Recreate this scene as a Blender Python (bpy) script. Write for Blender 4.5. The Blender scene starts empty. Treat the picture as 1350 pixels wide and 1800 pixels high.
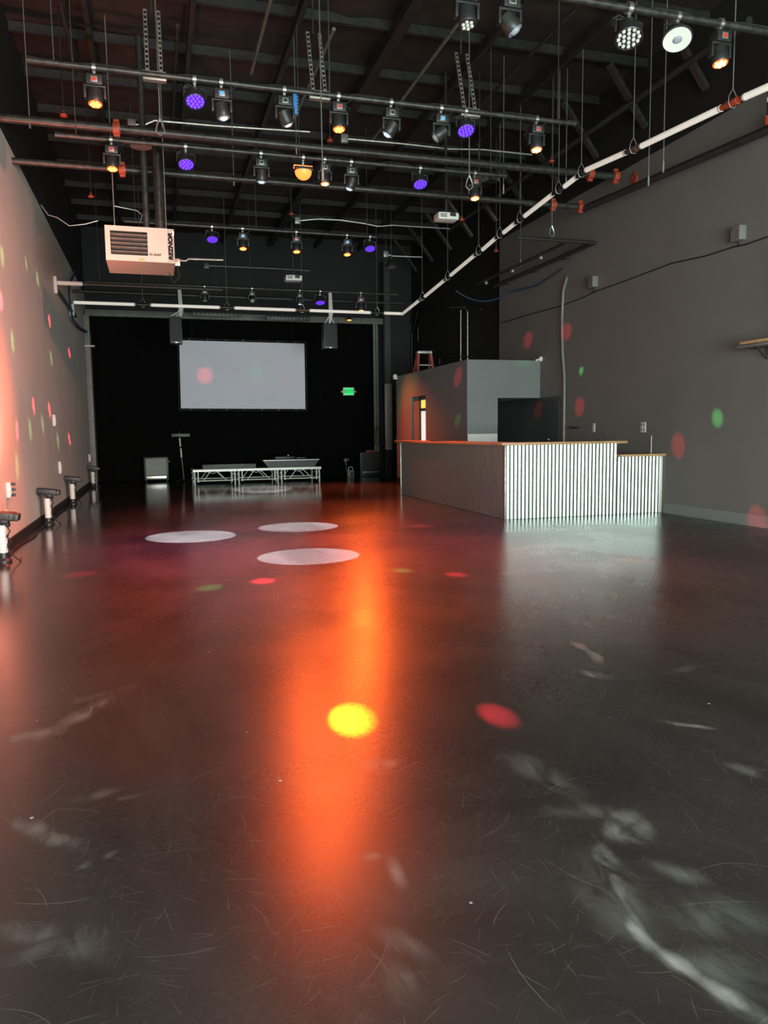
import bpy, bmesh, math, random
from mathutils import Vector, Matrix, noise
random.seed(7)
sc = bpy.context.scene
C = sc.collection
PI = math.pi

# ------------------------------------------------------------------ camera
F_PX, YAW, PITCH, ROLL, EYE = 1336.76, 0.289197, 0.104342, -0.012437, 1.42
_fw = Vector((math.sin(YAW)*math.cos(PITCH), math.cos(YAW)*math.cos(PITCH), -math.sin(PITCH)))
_r0 = Vector((math.cos(YAW), -math.sin(YAW), 0)); _u0 = _r0.cross(_fw)
_r = math.cos(ROLL)*_r0 + math.sin(ROLL)*_u0
_u = -math.sin(ROLL)*_r0 + math.cos(ROLL)*_u0
cam_d = bpy.data.cameras.new('camera'); cam = bpy.data.objects.new('camera', cam_d); C.objects.link(cam)
cam.matrix_world = Matrix(((_r.x, _u.x, -_fw.x, 0), (_r.y, _u.y, -_fw.y, 0), (_r.z, _u.z, -_fw.z, EYE), (0, 0, 0, 1)))
cam_d.sensor_fit = 'VERTICAL'; cam_d.sensor_height = 36; cam_d.sensor_width = 27
cam_d.lens = F_PX*36/1800; cam_d.clip_start = 0.05; cam_d.clip_end = 200
sc.camera = cam
_c = Vector((0, 0, EYE))
def ray(x, y): return _r*((x-675)/F_PX) - _u*((y-900)/F_PX) + _fw
def ax(x, y, X): d = ray(x, y); return _c + d*(X/d.x)          # where a line of sight meets a plane of the room
def ay(x, y, Y): d = ray(x, y); return _c + d*(Y/d.y)
def az(x, y, Z): d = ray(x, y); return _c + d*((Z-EYE)/d.z)

# ------------------------------------------------------------------ world, daylight, exposure
sc.view_settings.view_transform = 'Standard'; sc.view_settings.look = 'None'
sc.view_settings.exposure = 0.0; sc.view_settings.gamma = 1.0; sc.view_settings.use_curve_mapping = False
sc.cycles.use_denoising = True
sc.cycles.max_bounces = 4; sc.cycles.diffuse_bounces = 3; sc.cycles.glossy_bounces = 3; sc.cycles.transmission_bounces = 0
sc.cycles.use_adaptive_sampling = True; sc.cycles.adaptive_threshold = 0.06
sc.cycles.sample_clamp_indirect = 4.0; sc.cycles.sample_clamp_direct = 0.0
sc.cycles.caustics_reflective = False; sc.cycles.caustics_refractive = False
w = bpy.data.worlds.new('world'); sc.world = w; w.use_nodes = True
bg = w.node_tree.nodes['Background']
bg.inputs[0].default_value = (0.86, 1.0, 0.96, 1); bg.inputs[1].default_value = 29.0
# the shop-front opening behind the photographer, where the daylight comes in
OPX0, OPX1, OPZ = -.9, 7.4, 3.3
pl = bpy.data.lights.new('doorway_portal', 'AREA'); pl.shape = 'RECTANGLE'; pl.size = OPX1-OPX0; pl.size_y = OPZ
pl.cycles.is_portal = True
po = bpy.data.objects.new('doorway_portal', pl); C.objects.link(po)
po.location = ((OPX0+OPX1)/2, -3.1, OPZ/2); po.rotation_euler = (PI/2, 0, 0)

# ------------------------------------------------------------------ materials
MATS = {}
def mat(name, col, rough=0.6, metal=0.0, var=0.0, vscale=6.0, bump=0.0, bscale=60.0, spec=0.5, emit=None, estr=0.0, stretch=None, sample=False):
    if name in MATS: return MATS[name]
    m = bpy.data.materials.new(name); m.use_nodes = True
    nt = m.node_tree; b = nt.nodes['Principled BSDF']
    b.inputs['Base Color'].default_value = (*col, 1); b.inputs['Roughness'].default_value = rough
    b.inputs['Metallic'].default_value = metal; b.inputs['Specular IOR Level'].default_value = spec
    tc = nt.nodes.new('ShaderNodeTexCoord'); mp = nt.nodes.new('ShaderNodeMapping')
    nt.links.new(tc.outputs['Object'], mp.inputs['Vector'])
    if stretch: mp.inputs['Scale'].default_value = stretch
    n = nt.nodes.new('ShaderNodeTexNoise'); n.inputs['Scale'].default_value = vscale; n.inputs['Detail'].default_value = 6
    nt.links.new(mp.outputs['Vector'], n.inputs['Vector'])
    if var > 0:
        mr = nt.nodes.new('ShaderNodeMapRange'); mr.inputs['From Min'].default_value = .3; mr.inputs['From Max'].default_value = .7
        mr.inputs['To Min'].default_value = 1-var; mr.inputs['To Max'].default_value = 1+var
        nt.links.new(n.outputs['Fac'], mr.inputs['Value'])
        mx = nt.nodes.new('ShaderNodeVectorMath'); mx.operation = 'SCALE'; mx.inputs[0].default_value = col
        nt.links.new(mr.outputs[0], mx.inputs['Scale']); nt.links.new(mx.outputs[0], b.inputs['Base Color'])
    if bump > 0:
        n2 = nt.nodes.new('ShaderNodeTexNoise'); n2.inputs['Scale'].default_value = bscale; n2.inputs['Detail'].default_value = 4
        nt.links.new(mp.outputs['Vector'], n2.inputs['Vector'])
        bp = nt.nodes.new('ShaderNodeBump'); bp.inputs['Strength'].default_value = bump; bp.inputs['Distance'].default_value = .01
        nt.links.new(n2.outputs['Fac'], bp.inputs['Height']); nt.links.new(bp.outputs[0], b.inputs['Normal'])
    if emit:
        b.inputs['Emission Color'].default_value = (*emit, 1); b.inputs['Emission Strength'].default_value = estr
        m.cycles.emission_sampling = 'AUTO' if sample else 'NONE'
    MATS[name] = m
    return m

M_grey = mat('grey_wall_paint', (.150, .145, .134), .55, var=.05, vscale=1.2, bump=.08, bscale=120)
M_greyL = mat('light_grey_wall_paint', (.60, .575, .53), .6, var=.05, vscale=1.0, bump=.08, bscale=120)
M_boxp = mat('blue_grey_paint', (.17, .185, .185), .55, var=.04, vscale=1.5, bump=.06, bscale=120)
M_greybase = mat('grey_baseboard_paint', (.20, .215, .215), .45, var=.04)
M_door = mat('dark_slate_paint', (.035, .042, .044), .45, var=.08)
M_blackwall = mat('black_wall_paint', (.0065, .0063, .006), .7, var=.2, vscale=2)
M_insul = mat('black_insulation_sheet', (.024, .0185, .0145), .55, var=.3, vscale=2.5, bump=.25, bscale=5)
M_steel = mat('black_painted_steel', (.021, .020, .018), .45, var=.35, vscale=9, bump=.1)
M_steelw = mat('worn_black_steel', (.04, .038, .033), .42, metal=.3, var=.5, vscale=14)
M_galv = mat('galvanised_conduit', (.34, .33, .29), .4, metal=.7, var=.25, vscale=12)
M_wire = mat('steel_cable', (.30, .29, .27), .4, metal=.6)
M_dkwire = mat('dark_steel_cable', (.10, .10, .09), .5, metal=.4)
M_chrome = mat('bright_steel', (.65, .65, .62), .25, metal=.9)
M_black = mat('black_plastic', (.018, .018, .018), .45, var=.2, vscale=20)
M_rubber = mat('black_cable_rubber', (.015, .015, .015), .6)
M_drape = mat('black_velour_drape', (.003, .003, .003), .95, var=.2, vscale=3, spec=.1)
M_red = mat('red_primer_coupling', (.36, .055, .022), .5, var=.3, vscale=30)
M_copper = mat('dull_brown_coupling', (.10, .05, .035), .5, var=.3, vscale=30)
M_white = mat('white_enamel', (.74, .73, .68), .4, var=.04)
M_offwhite = mat('off_white_plastic', (.62, .62, .58), .5, var=.05)
M_cream = mat('cream_heater_enamel', (.50, .475, .40), .4, var=.05, vscale=5)
M_heatdark = mat('heater_throat_black', (.012, .011, .010), .6)
M_louver = mat('grey_louver_metal', (.22, .205, .18), .45, metal=.4, var=.2, vscale=10)
M_letter = mat('black_lettering', (.008, .008, .008), .6)
M_orangetag = mat('orange_sticker', (.75, .36, .12), .6)
M_tube = mat('milky_tube_diffuser', (.80, .77, .70), .4, emit=(1.0, .90, .78), estr=.35)
M_alu = mat('white_aluminium_truss', (.85, .87, .80), .38, metal=.1, var=.06)
M_deck = mat('dark_deck_ply', (.035, .037, .034), .5, var=.2)
M_screen = mat('projection_screen_fabric', (.84, .84, .94), .8, var=.02, vscale=.8)
M_grille = mat('speaker_grille', (.03, .03, .03), .6, bump=.4, bscale=300)
M_grillegrey = mat('grey_grille_cloth', (.30, .33, .30), .7, var=.12, vscale=8, bump=.2, bscale=200)
M_silver = mat('brushed_silver_strip', (.75, .77, .72), .3, metal=.5)
M_wood = mat('oiled_pine_bar_top', (.42, .25, .12), .4, var=.3, vscale=7, stretch=(1, 9, 9))
M_woodshelf = mat('raw_pine_board', (.55, .34, .17), .6, var=.25, vscale=10, stretch=(9, 1, 9))
M_greysteel = mat('grey_post_paint', (.17, .17, .15), .5, var=.2, vscale=4)
M_sleeve = mat('pale_steel_sleeve', (.36, .36, .30), .45, metal=.3, var=.2, vscale=4)
M_blue = mat('blue_clamp_plastic', (.03, .16, .40), .5)
M_bluecable = mat('blue_cable', (.015, .05, .09), .5)
M_ladder = mat('red_fibreglass_rail', (.30, .05, .03), .5)
M_dark = mat('unlit_lens_glass', (.30, .33, .38), .12, spec=.8)
M_ledoff = mat('unlit_led_bead', (.60, .60, .55), .2, spec=.9)
M_disp = mat('red_status_display', (.25, .02, .015), .4, emit=(1, .10, .06), estr=.35)
M_dispoff = mat('grey_status_display', (.03, .03, .035), .25)
M_dispblue = mat('blue_status_display', (.02, .1, .3), .4, emit=(.12, .45, 1), estr=1.0)
M_orange = mat('amber_led', (.8, .3, .05), .4, emit=(1, .26, .035), estr=9)
M_yellow = mat('warm_yellow_led', (.9, .5, .1), .4, emit=(1, .47, .08), estr=14)
M_redglow = mat('red_led_dome', (.9, .2, .05), .4, emit=(1, .13, .02), estr=3.5)
M_violet = mat('violet_led', (.2, .1, .8), .4, emit=(.085, .012, 1.0), estr=1.5)
M_violetface = mat('violet_lens_face', (.06, .02, .3), .4, emit=(.05, .008, .8), estr=.7)
M_orangeface = mat('amber_lens_face', (.4, .06, .01), .4, emit=(1, .10, .012), estr=1.6)
M_beam = mat('pale_blue_lens', (.5, .6, .75), .2, emit=(.6, .75, 1.0), estr=.7)
M_exit = mat('green_exit_panel', (.02, .4, .12), .5, emit=(.02, 1, .22), estr=.75)
M_exitdark = mat('dark_green_exit_letters', (.01, .16, .05), .5, emit=(.0, .35, .08), estr=.35)
M_daypane = mat('daylit_window_pane', (.7, .85, .85), .3, emit=(.62, .95, .9), estr=.75)
M_yelpane = mat('yellow_lit_pane', (.8, .75, .2), .3, emit=(.95, .85, .12), estr=.8)

def corrugated_material():
    m = bpy.data.materials.new('galvanised_corrugated_steel'); m.use_nodes = True
    nt = m.node_tree; b = nt.nodes['Principled BSDF']
    b.inputs['Metallic'].default_value = .85; b.inputs['Base Color'].default_value = (.35, .385, .365, 1)
    tc = nt.nodes.new('ShaderNodeTexCoord')
    v = nt.nodes.new('ShaderNodeTexNoise'); v.inputs['Scale'].default_value = 3
    nt.links.new(tc.outputs['Object'], v.inputs['Vector'])
    mr = nt.nodes.new('ShaderNodeMapRange'); mr.inputs['To Min'].default_value = .27; mr.inputs['To Max'].default_value = .33
    nt.links.new(v.outputs['Fac'], mr.inputs['Value']); nt.links.new(mr.outputs[0], b.inputs['Roughness'])
    return m
M_corr = corrugated_material()

def floor_material():
    m = bpy.data.materials.new('polished_black_concrete'); m.use_nodes = True
    nt = m.node_tree; L = nt.links; b = nt.nodes['Principled BSDF']
    def nd(t, **k):
        n = nt.nodes.new(t)
        for a, v in k.items(): setattr(n, a, v)
        return n
    tc = nd('ShaderNodeTexCoord'); obj = tc.outputs['Object']
    def noise_(scale, detail=6, stretch=None, rot=0, dist=0.0, rough=.55):
        n = nd('ShaderNodeTexNoise'); n.inputs['Scale'].default_value = scale; n.inputs['Detail'].default_value = detail
        n.inputs['Distortion'].default_value = dist; n.inputs['Roughness'].default_value = rough
        mp = nd('ShaderNodeMapping'); L.new(obj, mp.inputs['Vector'])
        if stretch: mp.inputs['Scale'].default_value = stretch
        mp.inputs['Rotation'].default_value = (0, 0, rot)
        L.new(mp.outputs[0], n.inputs['Vector']); return n.outputs['Fac']
    def rng(v, a, c, lo=0.0, hi=1.0, smooth=True):
        n = nd('ShaderNodeMapRange'); n.interpolation_type = 'SMOOTHSTEP' if smooth else 'LINEAR'
        n.inputs['From Min'].default_value = a; n.inputs['From Max'].default_value = c
        n.inputs['To Min'].default_value = lo; n.inputs['To Max'].default_value = hi
        L.new(v, n.inputs['Value']); return n.outputs[0]
    def mth(op, a, c=None):
        n = nd('ShaderNodeMath', operation=op)
        for i, v in enumerate((a, c)):
            if v is None: continue
            if isinstance(v, (int, float)): n.inputs[i].default_value = v
            else: L.new(v, n.inputs[i])
        return n.outputs[0]
    # hairline scratches: thin contours of stretched noise in several directions
    scr = None
    for i, (vs, wd, ln, st) in enumerate(((2.6, .0016, .16, .9), (5.5, .0011, .085, .8), (9.5, .0009, .05, .7), (15.0, .0008, .035, .6))):
        vo_ = nd('ShaderNodeTexVoronoi', voronoi_dimensions='2D'); vo_.inputs['Scale'].default_value = vs
        mp_ = nd('ShaderNodeMapping'); mp_.inputs['Location'].default_value = (i*3.7, i*1.9, 0); L.new(obj, mp_.inputs['Vector']); L.new(mp_.outputs[0], vo_.inputs['Vector'])
        df = nd('ShaderNodeVectorMath', operation='SUBTRACT'); L.new(mp_.outputs[0], df.inputs[0]); L.new(vo_.outputs['Position'], df.inputs[1])
        sc_ = nd('ShaderNodeSeparateColor'); L.new(vo_.outputs['Color'], sc_.inputs[0])
        ro = nd('ShaderNodeVectorRotate', rotation_type='Z_AXIS'); L.new(df.outputs[0], ro.inputs['Vector']); L.new(mth('MULTIPLY', sc_.outputs[0], 6.283), ro.inputs['Angle'])
        sp_ = nd('ShaderNodeSeparateXYZ'); L.new(ro.outputs[0], sp_.inputs[0])
        bend = mth('MULTIPLY', mth('MULTIPLY', sp_.outputs[0], sp_.outputs[0]), mth('MULTIPLY', mth('SUBTRACT', sc_.outputs[1], .5), 5.0))
        across = rng(mth('ABSOLUTE', mth('ADD', sp_.outputs[1], bend)), 0, wd, 1, 0)
        along = rng(mth('ABSOLUTE', sp_.outputs[0]), ln*.4, ln, 1, 0)
        l = mth('MULTIPLY', mth('MULTIPLY', across, along), mth('MULTIPLY', sc_.outputs[2], st))
        scr = l if scr is None else mth('MAXIMUM', scr, l)
    cloud = noise_(.55, 8, (1, .6, 1), .4, 1.2, .62)
    fine = noise_(38, 3)
    # mop marks and dried smears: each a stretched patch broken up by streaky noise
    smear = None
    warp = nd('ShaderNodeTexNoise'); warp.inputs['Scale'].default_value = 3.2; warp.inputs['Detail'].default_value = 5; L.new(obj, warp.inputs['Vector'])
    wv = nd('ShaderNodeVectorMath', operation='SUBTRACT'); L.new(warp.outputs['Color'], wv.inputs[0]); wv.inputs[1].default_value = (.5, .5, .5)
    ws = nd('ShaderNodeVectorMath', operation='SCALE'); L.new(wv.outputs[0], ws.inputs[0]); ws.inputs['Scale'].default_value = .16
    wp = nd('ShaderNodeVectorMath', operation='ADD'); L.new(obj, wp.inputs[0]); L.new(ws.outputs[0], wp.inputs[1])
    P = lambda x, y: az(x, y, 0)
    strokes = [((1085, 1440), (1120, 1432), .06, .9), ((1120, 1436), (1135, 1470), .05, .7), ((1130, 1470), (1085, 1480), .06, .8), ((1090, 1440), (1075, 1480), .05, .7), ((1060, 1500), (1075, 1560), .045, .8), ((1070, 1550), (1105, 1610), .04, .85),
               ((1100, 1600), (1165, 1675), .035, .9), ((1160, 1665), (1235, 1730), .035, .9), ((1225, 1720), (1345, 1795), .04, 1.0), ((1140, 1520), (1225, 1545), .06, .4), ((1180, 1600), (1340, 1620), .12, .22), ((1040, 1520), (1120, 1640), .12, .28), ((1200, 1690), (1340, 1720), .08, .25),
               ((900, 1330), (1010, 1400), .10, .3), ((960, 1420), (1090, 1430), .07, .25), ((1000, 1128), (1035, 1142), .05, .7), ((1035, 1142), (1060, 1165), .05, .6), ((1030, 1180), (1065, 1192), .06, .8),
               ((1165, 1265), (1255, 1278), .03, .8), ((5, 1305), (110, 1280), .08, .45), ((90, 1285), (215, 1220), .07, .4), ((120, 1240), (240, 1205), .05, .25), ((40, 1445), (70, 1475), .06, .5), ((60, 1470), (140, 1490), .05, .5),
               ((140, 1524), (192, 1495), .022, .8), ((650, 1345), (690, 1340), .06, .35), ((640, 1510), (665, 1505), .03, .4), ((685, 1500), (705, 1560), .035, .4), ((670, 1640), (740, 1680), .06, .3), ((690, 1700), (720, 1760), .06, .25),
               ((1275, 1345), (1345, 1360), .06, .35), ((0, 1640), (90, 1640), .07, .35), ((140, 1410), (200, 1385), .05, .3), ((210, 1405), (245, 1395), .03, .3), ((120, 1650), (180, 1680), .09, .22), ((1180, 1180), (1225, 1170), .05, .3), ((20, 1690), (100, 1660), .05, .25)]
    for (a, c, wd, st) in strokes:
        p, q = P(*a), P(*c); mid = (p+q)/2; ln = (q-p).length/2+wd*.6; ang = math.atan2(q.y-p.y, q.x-p.x)
        mp = nd('ShaderNodeMapping', vector_type='TEXTURE'); mp.inputs['Location'].default_value = (mid.x, mid.y, 0)
        mp.inputs['Rotation'].default_value = (0, 0, ang); mp.inputs['Scale'].default_value = (ln, wd, 1)
        L.new(wp.outputs[0], mp.inputs['Vector'])
        le = nd('ShaderNodeVectorMath', operation='LENGTH'); L.new(mp.outputs[0], le.inputs[0])
        mk = rng(le.outputs['Value'], .0, 1.25, st, 0)
        smear = mk if smear is None else mth('MAXIMUM', smear, mk)
    smear = mth('MULTIPLY', smear, rng(noise_(9, 5, (1, .35, 1), .9, .8, .6), .30, .72))
    sx = nd('ShaderNodeSeparateXYZ'); L.new(obj, sx.inputs[0])
    wearf = mth('MULTIPLY', rng(sx.outputs['Y'], 9.0, 18.0, 1.0, .42), rng(sx.outputs['X'], -1.8, -.2, .5, 1.0))   # the floor keeps its polish away from the foot traffic
    # base colour
    base = nd('ShaderNodeMix', data_type='RGBA'); base.inputs[6].default_value = (.012, .011, .0103, 1); base.inputs[7].default_value = (.034, .031, .028, 1)
    L.new(rng(cloud, .3, .72), base.inputs[0])
    m2 = nd('ShaderNodeMix', data_type='RGBA'); L.new(base.outputs[2], m2.inputs[6]); m2.inputs[7].default_value = (.24, .24, .22, 1)
    L.new(mth('MULTIPLY', scr, .5), m2.inputs[0])
    m3 = nd('ShaderNodeMix', data_type='RGBA'); L.new(m2.outputs[2], m3.inputs[6]); m3.inputs[7].default_value = (.30, .31, .28, 1)
    L.new(mth('MULTIPLY', smear, .75), m3.inputs[0])
    vo = nd('ShaderNodeTexVoronoi'); vo.inputs['Scale'].default_value = 3.1; L.new(obj, vo.inputs['Vector'])
    speck = rng(vo.outputs['Distance'], .012, .03, .8, 0)
    m4 = nd('ShaderNodeMix', data_type='RGBA'); L.new(m3.outputs[2], m4.inputs[6]); m4.inputs[7].default_value = (.55, .55, .5, 1)
    L.new(speck, m4.inputs[0]); L.new(m4.outputs[2], b.inputs['Base Color'])
    r = mth('ADD', mth('MULTIPLY', rng(noise_(.8, 2, None, .4, .3), .25, .75, .25, .30), wearf), mth('MULTIPLY', smear, .25))
    r = mth('ADD', r, mth('MULTIPLY', mth('SUBTRACT', fine, .5), .05)); r = mth('ADD', r, mth('MULTIPLY', scr, .12))
    L.new(r, b.inputs['Roughness'])
    b.inputs['Specular IOR Level'].default_value = .5
    return m
M_floor = floor_material()

# ------------------------------------------------------------------ mesh helpers
class MB:
    def __init__(s): s.bm = bmesh.new()
    def _new(s, n0): s.bm.verts.ensure_lookup_table(); return s.bm.verts[n0:]
    def box(s, lo, hi, bevel=0.0, rot=None, piv=None):
        lo, hi = Vector(lo), Vector(hi); n0 = len(s.bm.verts)
        if bevel > 0:
            t = bmesh.new(); bmesh.ops.create_cube(t, size=1)
            for v in t.verts: v.co = Vector([lo[i]+(v.co[i]+.5)*(hi[i]-lo[i]) for i in range(3)])
            bmesh.ops.bevel(t, geom=t.edges[:], offset=bevel, segments=2, affect='EDGES', profile=.6)
            mp = {v: s.bm.verts.new(v.co) for v in t.verts}
            for f in t.faces: s.bm.faces.new([mp[v] for v in f.verts])
            t.free()
        else:
            vs = [s.bm.verts.new((x, y, z)) for x in (lo.x, hi.x) for y in (lo.y, hi.y) for z in (lo.z, hi.z)]
            for f in ((0, 1, 3, 2), (4, 6, 7, 5), (0, 4, 5, 1), (2, 3, 7, 6), (0, 2, 6, 4), (1, 5, 7, 3)): s.bm.faces.new([vs[i] for i in f])
        if rot is not None:
            piv = Vector(piv) if piv is not None else (lo+hi)/2
            for v in s._new(n0): v.co = rot @ (v.co-piv) + piv
        return s
    def bar(s, p, q, a, b_=None, up=(0, 0, 1)):
        p, q = Vector(p), Vector(q); b_ = b_ or a; d = (q-p).normalized(); up = Vector(up)
        if abs(d.dot(up)) > .95: up = Vector((0, 1, 0))
        x = d.cross(up).normalized(); y = x.cross(d)
        vs = [s.bm.verts.new(e + x*sx*a/2 + y*sy*b_/2) for e in (p, q) for sx, sy in ((-1, -1), (1, -1), (1, 1), (-1, 1))]
        for f in ((3, 2, 1, 0), (4, 5, 6, 7), (0, 1, 5, 4), (1, 2, 6, 5), (2, 3, 7, 6), (3, 0, 4, 7)): s.bm.faces.new([vs[i] for i in f])
        return s
    def tube(s, pts, r, seg=8, cap=True):
        pts = [Vector(p) for p in pts]; rs = r if isinstance(r, (list, tuple)) else [r]*len(pts)
        d0 = (pts[1]-pts[0]).normalized(); x = d0.orthogonal().normalized(); rings = []
        for i, p in enumerate(pts):
            d = (pts[min(i+1, len(pts)-1)]-pts[max(i-1, 0)]); d = d.normalized() if d.length > 1e-9 else d0
            x = (x - d*x.dot(d)); x = x.normalized() if x.length > 1e-6 else d.orthogonal().normalized()
            y = d.cross(x)
            rings.append([s.bm.verts.new(p + (x*math.cos(2*PI*k/seg)+y*math.sin(2*PI*k/seg))*rs[i]) for k in range(seg)])
        for A, B in zip(rings, rings[1:]):
            for k in range(seg): s.bm.faces.new((A[k], A[(k+1) % seg], B[(k+1) % seg], B[k]))
        if cap: s.bm.faces.new(rings[0][::-1]); s.bm.faces.new(rings[-1])
        return s
    def lathe(s, prof, mtx=None, seg=20, cap=True):
        mtx = mtx or Matrix.Identity(4); rings = []
        for r_, z in prof: rings.append([s.bm.verts.new(mtx @ Vector((r_*math.cos(2*PI*k/seg), r_*math.sin(2*PI*k/seg), z))) for k in range(seg)])
        for A, B in zip(rings, rings[1:]):
            for k in range(seg): s.bm.faces.new((A[k], A[(k+1) % seg], B[(k+1) % seg], B[k]))
        if cap: s.bm.faces.new(rings[0][::-1]); s.bm.faces.new(rings[-1])
        return s
    def ball(s, c, r, sx=1, sz=1, seg=10, half=None):
        c = Vector(c); n = 6; prof = []
        for i in range(n+1):
            a = -PI/2 + PI*i/n
            if half == 'low': a = -PI/2 + PI/2*i/n
            prof.append((max(r*math.cos(a), 1e-4), r*math.sin(a)*sz))
        return s.lathe(prof, Matrix.Translation(c), seg)
    def poly(s, pts):
        s.bm.faces.new([s.bm.verts.new(p) for p in pts]); return s
    def prism(s, pts, ext):
        ext = Vector(ext); a = [s.bm.verts.new(p) for p in pts]; b = [s.bm.verts.new(Vector(p)+ext) for p in pts]; n = len(a)
        s.bm.faces.new(a[::-1]); s.bm.faces.new(b)
        for k in range(n): s.bm.faces.new((a[k], a[(k+1) % n], b[(k+1) % n], b[k]))
        return s
    def grid(s, fn, nu, nv):
        vs = [[s.bm.verts.new(fn(i/nu, j/nv)) for j in range(nv+1)] for i in range(nu+1)]
        for i in range(nu):
            for j in range(nv): s.bm.faces.new((vs[i][j], vs[i+1][j], vs[i+1][j+1], vs[i][j+1]))
        return s
    def mesh(s, name, m, smooth=True):
        bmesh.ops.recalc_face_normals(s.bm, faces=s.bm.faces)
        me = bpy.data.meshes.new(name); s.bm.to_mesh(me); s.bm.free(); me.materials.append(m)
        if smooth:
            me.polygons.foreach_set('use_smooth', [True]*len(me.polygons)); me.set_sharp_from_angle(angle=math.radians(38))
        return me
    def build(s, name, m, parent=None, smooth=True):
        return link(name, s.mesh(name, m, smooth), parent)
def link(name, me, parent=None):
    o = bpy.data.objects.new(name, me); C.objects.link(o)
    if parent is not None: o.parent = parent
    return o
CACHE = {}
def cached(key, name, m, fn, parent):
    k = (key, m.name)
    if k not in CACHE:
        b = MB(); fn(b); CACHE[k] = b.mesh(name, m)
    return link(name, CACHE[k], parent)
def tag(o, label, cat, group=None):
    o['label'] = label; o['category'] = cat
    if group: o['group'] = group
    return o
def thing(name, loc, label, cat, group=None, rz=0.0):
    o = bpy.data.objects.new(name, None); C.objects.link(o); o.location = loc; o.rotation_euler = (0, 0, rz); o.empty_display_size = .1
    return tag(o, label, cat, group)
def struct(o): o['kind'] = 'structure'; return o
def text_mesh(body, size, m, name, parent, mtx, extrude=.002, bold=0.0):
    cu = bpy.data.curves.new('t', 'FONT'); cu.body = body; cu.size = size; cu.extrude = extrude; cu.offset = bold
    cu.align_x = 'CENTER'; cu.align_y = 'CENTER'
    to = bpy.data.objects.new('t', cu); C.objects.link(to)
    me = bpy.data.meshes.new_from_object(to.evaluated_get(bpy.context.evaluated_depsgraph_get()))
    bpy.data.objects.remove(to); bpy.data.curves.remove(cu)
    me.materials.clear(); me.materials.append(m); me.transform(mtx); me.name = name
    return link(name, me, parent)
def spot(parent, frm, to, power, col, angle, blend=.3, size=.03):
    l = bpy.data.lights.new('beam', 'SPOT'); l.energy = power; l.color = col; l.spot_size = math.radians(angle); l.spot_blend = blend
    l.shadow_soft_size = size
    o = bpy.data.objects.new('beam', l); C.objects.link(o)
    frm, to = Vector(frm), Vector(to); d = (to-frm)
    if parent is not None:
        o.parent = parent; o.location = frm-Vector(parent.location)
    else: o.location = frm
    o.rotation_euler = d.to_track_quat('-Z', 'Y').to_euler()
    return o
def arc(p, q, sag, n=10):
    p, q = Vector(p), Vector(q)
    return [p.lerp(q, i/n) - Vector((0, 0, sag*4*(i/n)*(1-i/n))) for i in range(n+1)]

# ------------------------------------------------------------------ room shell
XL, XR, YB, YF, ZR = -1.87, 8.25, 25.0, -3.0, 7.8
struct(MB().box((XL-.2, YF-.2, -.1), (XR+.6, YB+.2, 0)).build('floor', M_floor, smooth=False))
struct(MB().box((XL-.2, YF-.2, 0), (XL, YB+.2, 5.65)).build('wall_left', M_greyL, smooth=False))
struct(MB().box((XL-.2, YF-.2, 5.65), (XL-.01, YB+.2, ZR+.2)).build('wall_left_upper', M_blackwall, smooth=False))
struct(MB().box((XR, YF-.2, 0), (XR+.2, 17.54, 6.05)).build('wall_right', M_grey, smooth=False))
struct(MB().box((XR+.01, YF-.2, 6.05), (XR+.2, 17.54, ZR+.2)).build('wall_right_upper', M_blackwall, smooth=False))
struct(MB().box((XR+.25, 17.54, 0), (XR+.45, YB+.2, ZR+.2)).build('wall_right_rear', M_blackwall, smooth=False))
struct(MB().box((XL-.2, YB, 0), (XR+.6, YB+.2, ZR+.2)).build('wall_back', M_blackwall, smooth=False))
b = MB(); b.box((XL-.2, YF-.2, 0), (OPX0, YF, ZR+.2)); b.box((OPX1, YF-.2, 0), (XR+.2, YF, ZR+.2)); b.box((OPX0, YF-.2, OPZ), (OPX1, YF, ZR+.2))
struct(b.build('wall_front', M_grey, smooth=False))
struct(MB().box((XL, YF, 0), (XL+.02, 24.5, .115)).build('baseboard_left', M_black, smooth=False))
struct(MB().box((XR-.02, YF, 0), (XR, 10.98, .17)).build('baseboard_right', M_greybase, smooth=False))

# roof: sagging insulation sheet, joists, purlins, knee braces
def roof(u, v):
    x = XL-.2 + u*(XR+.6-XL+.2); y = YF + v*(YB-YF)
    bay = abs(((y-11.73)/1.5) % 1.0 - .5)*2       # 1 at a joist, 0 mid-bay
    z = ZR - .13 - .02*(1-bay*bay) + .06*noise.noise(Vector((x*1.1, y*1.3, 0))) + .05*noise.noise(Vector((x*3.1, y*2.2, 4)))
    return (x, y, z)
ceil = struct(MB().grid(roof, 60, 150).build('ceiling', M_insul))
k = -8
y = 11.73 - 1.5*2
while y < 24.6:
    b = MB(); b.bar((XL, y, 7.51), (XR+.2, y, 7.51), .07, .02); b.bar((XL, y, 7.58), (XR+.2, y, 7.58), .018, .14); b.bar((XL, y+.05, 7.55), (XR+.2, y+.05, 7.55), .018, .018)
    b.build('roof_joist', M_steel, ceil)
    if y > 9:
        b = MB(); b.bar((7.5, y, 7.48), (XR-.0, y+.02, 6.55), .11, .07); b.build('knee_brace', M_steelw, ceil)
    y += 1.5
for x in (-.7, .75, 2.25, 3.75, 5.2, 6.65):
    b = MB(); wd = .17 if abs(x-3.75) < .1 else .07
    b.bar((x, 6, 7.44), (x, YB, 7.44), wd, .16); b.build('purlin', M_steel, ceil)
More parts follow.
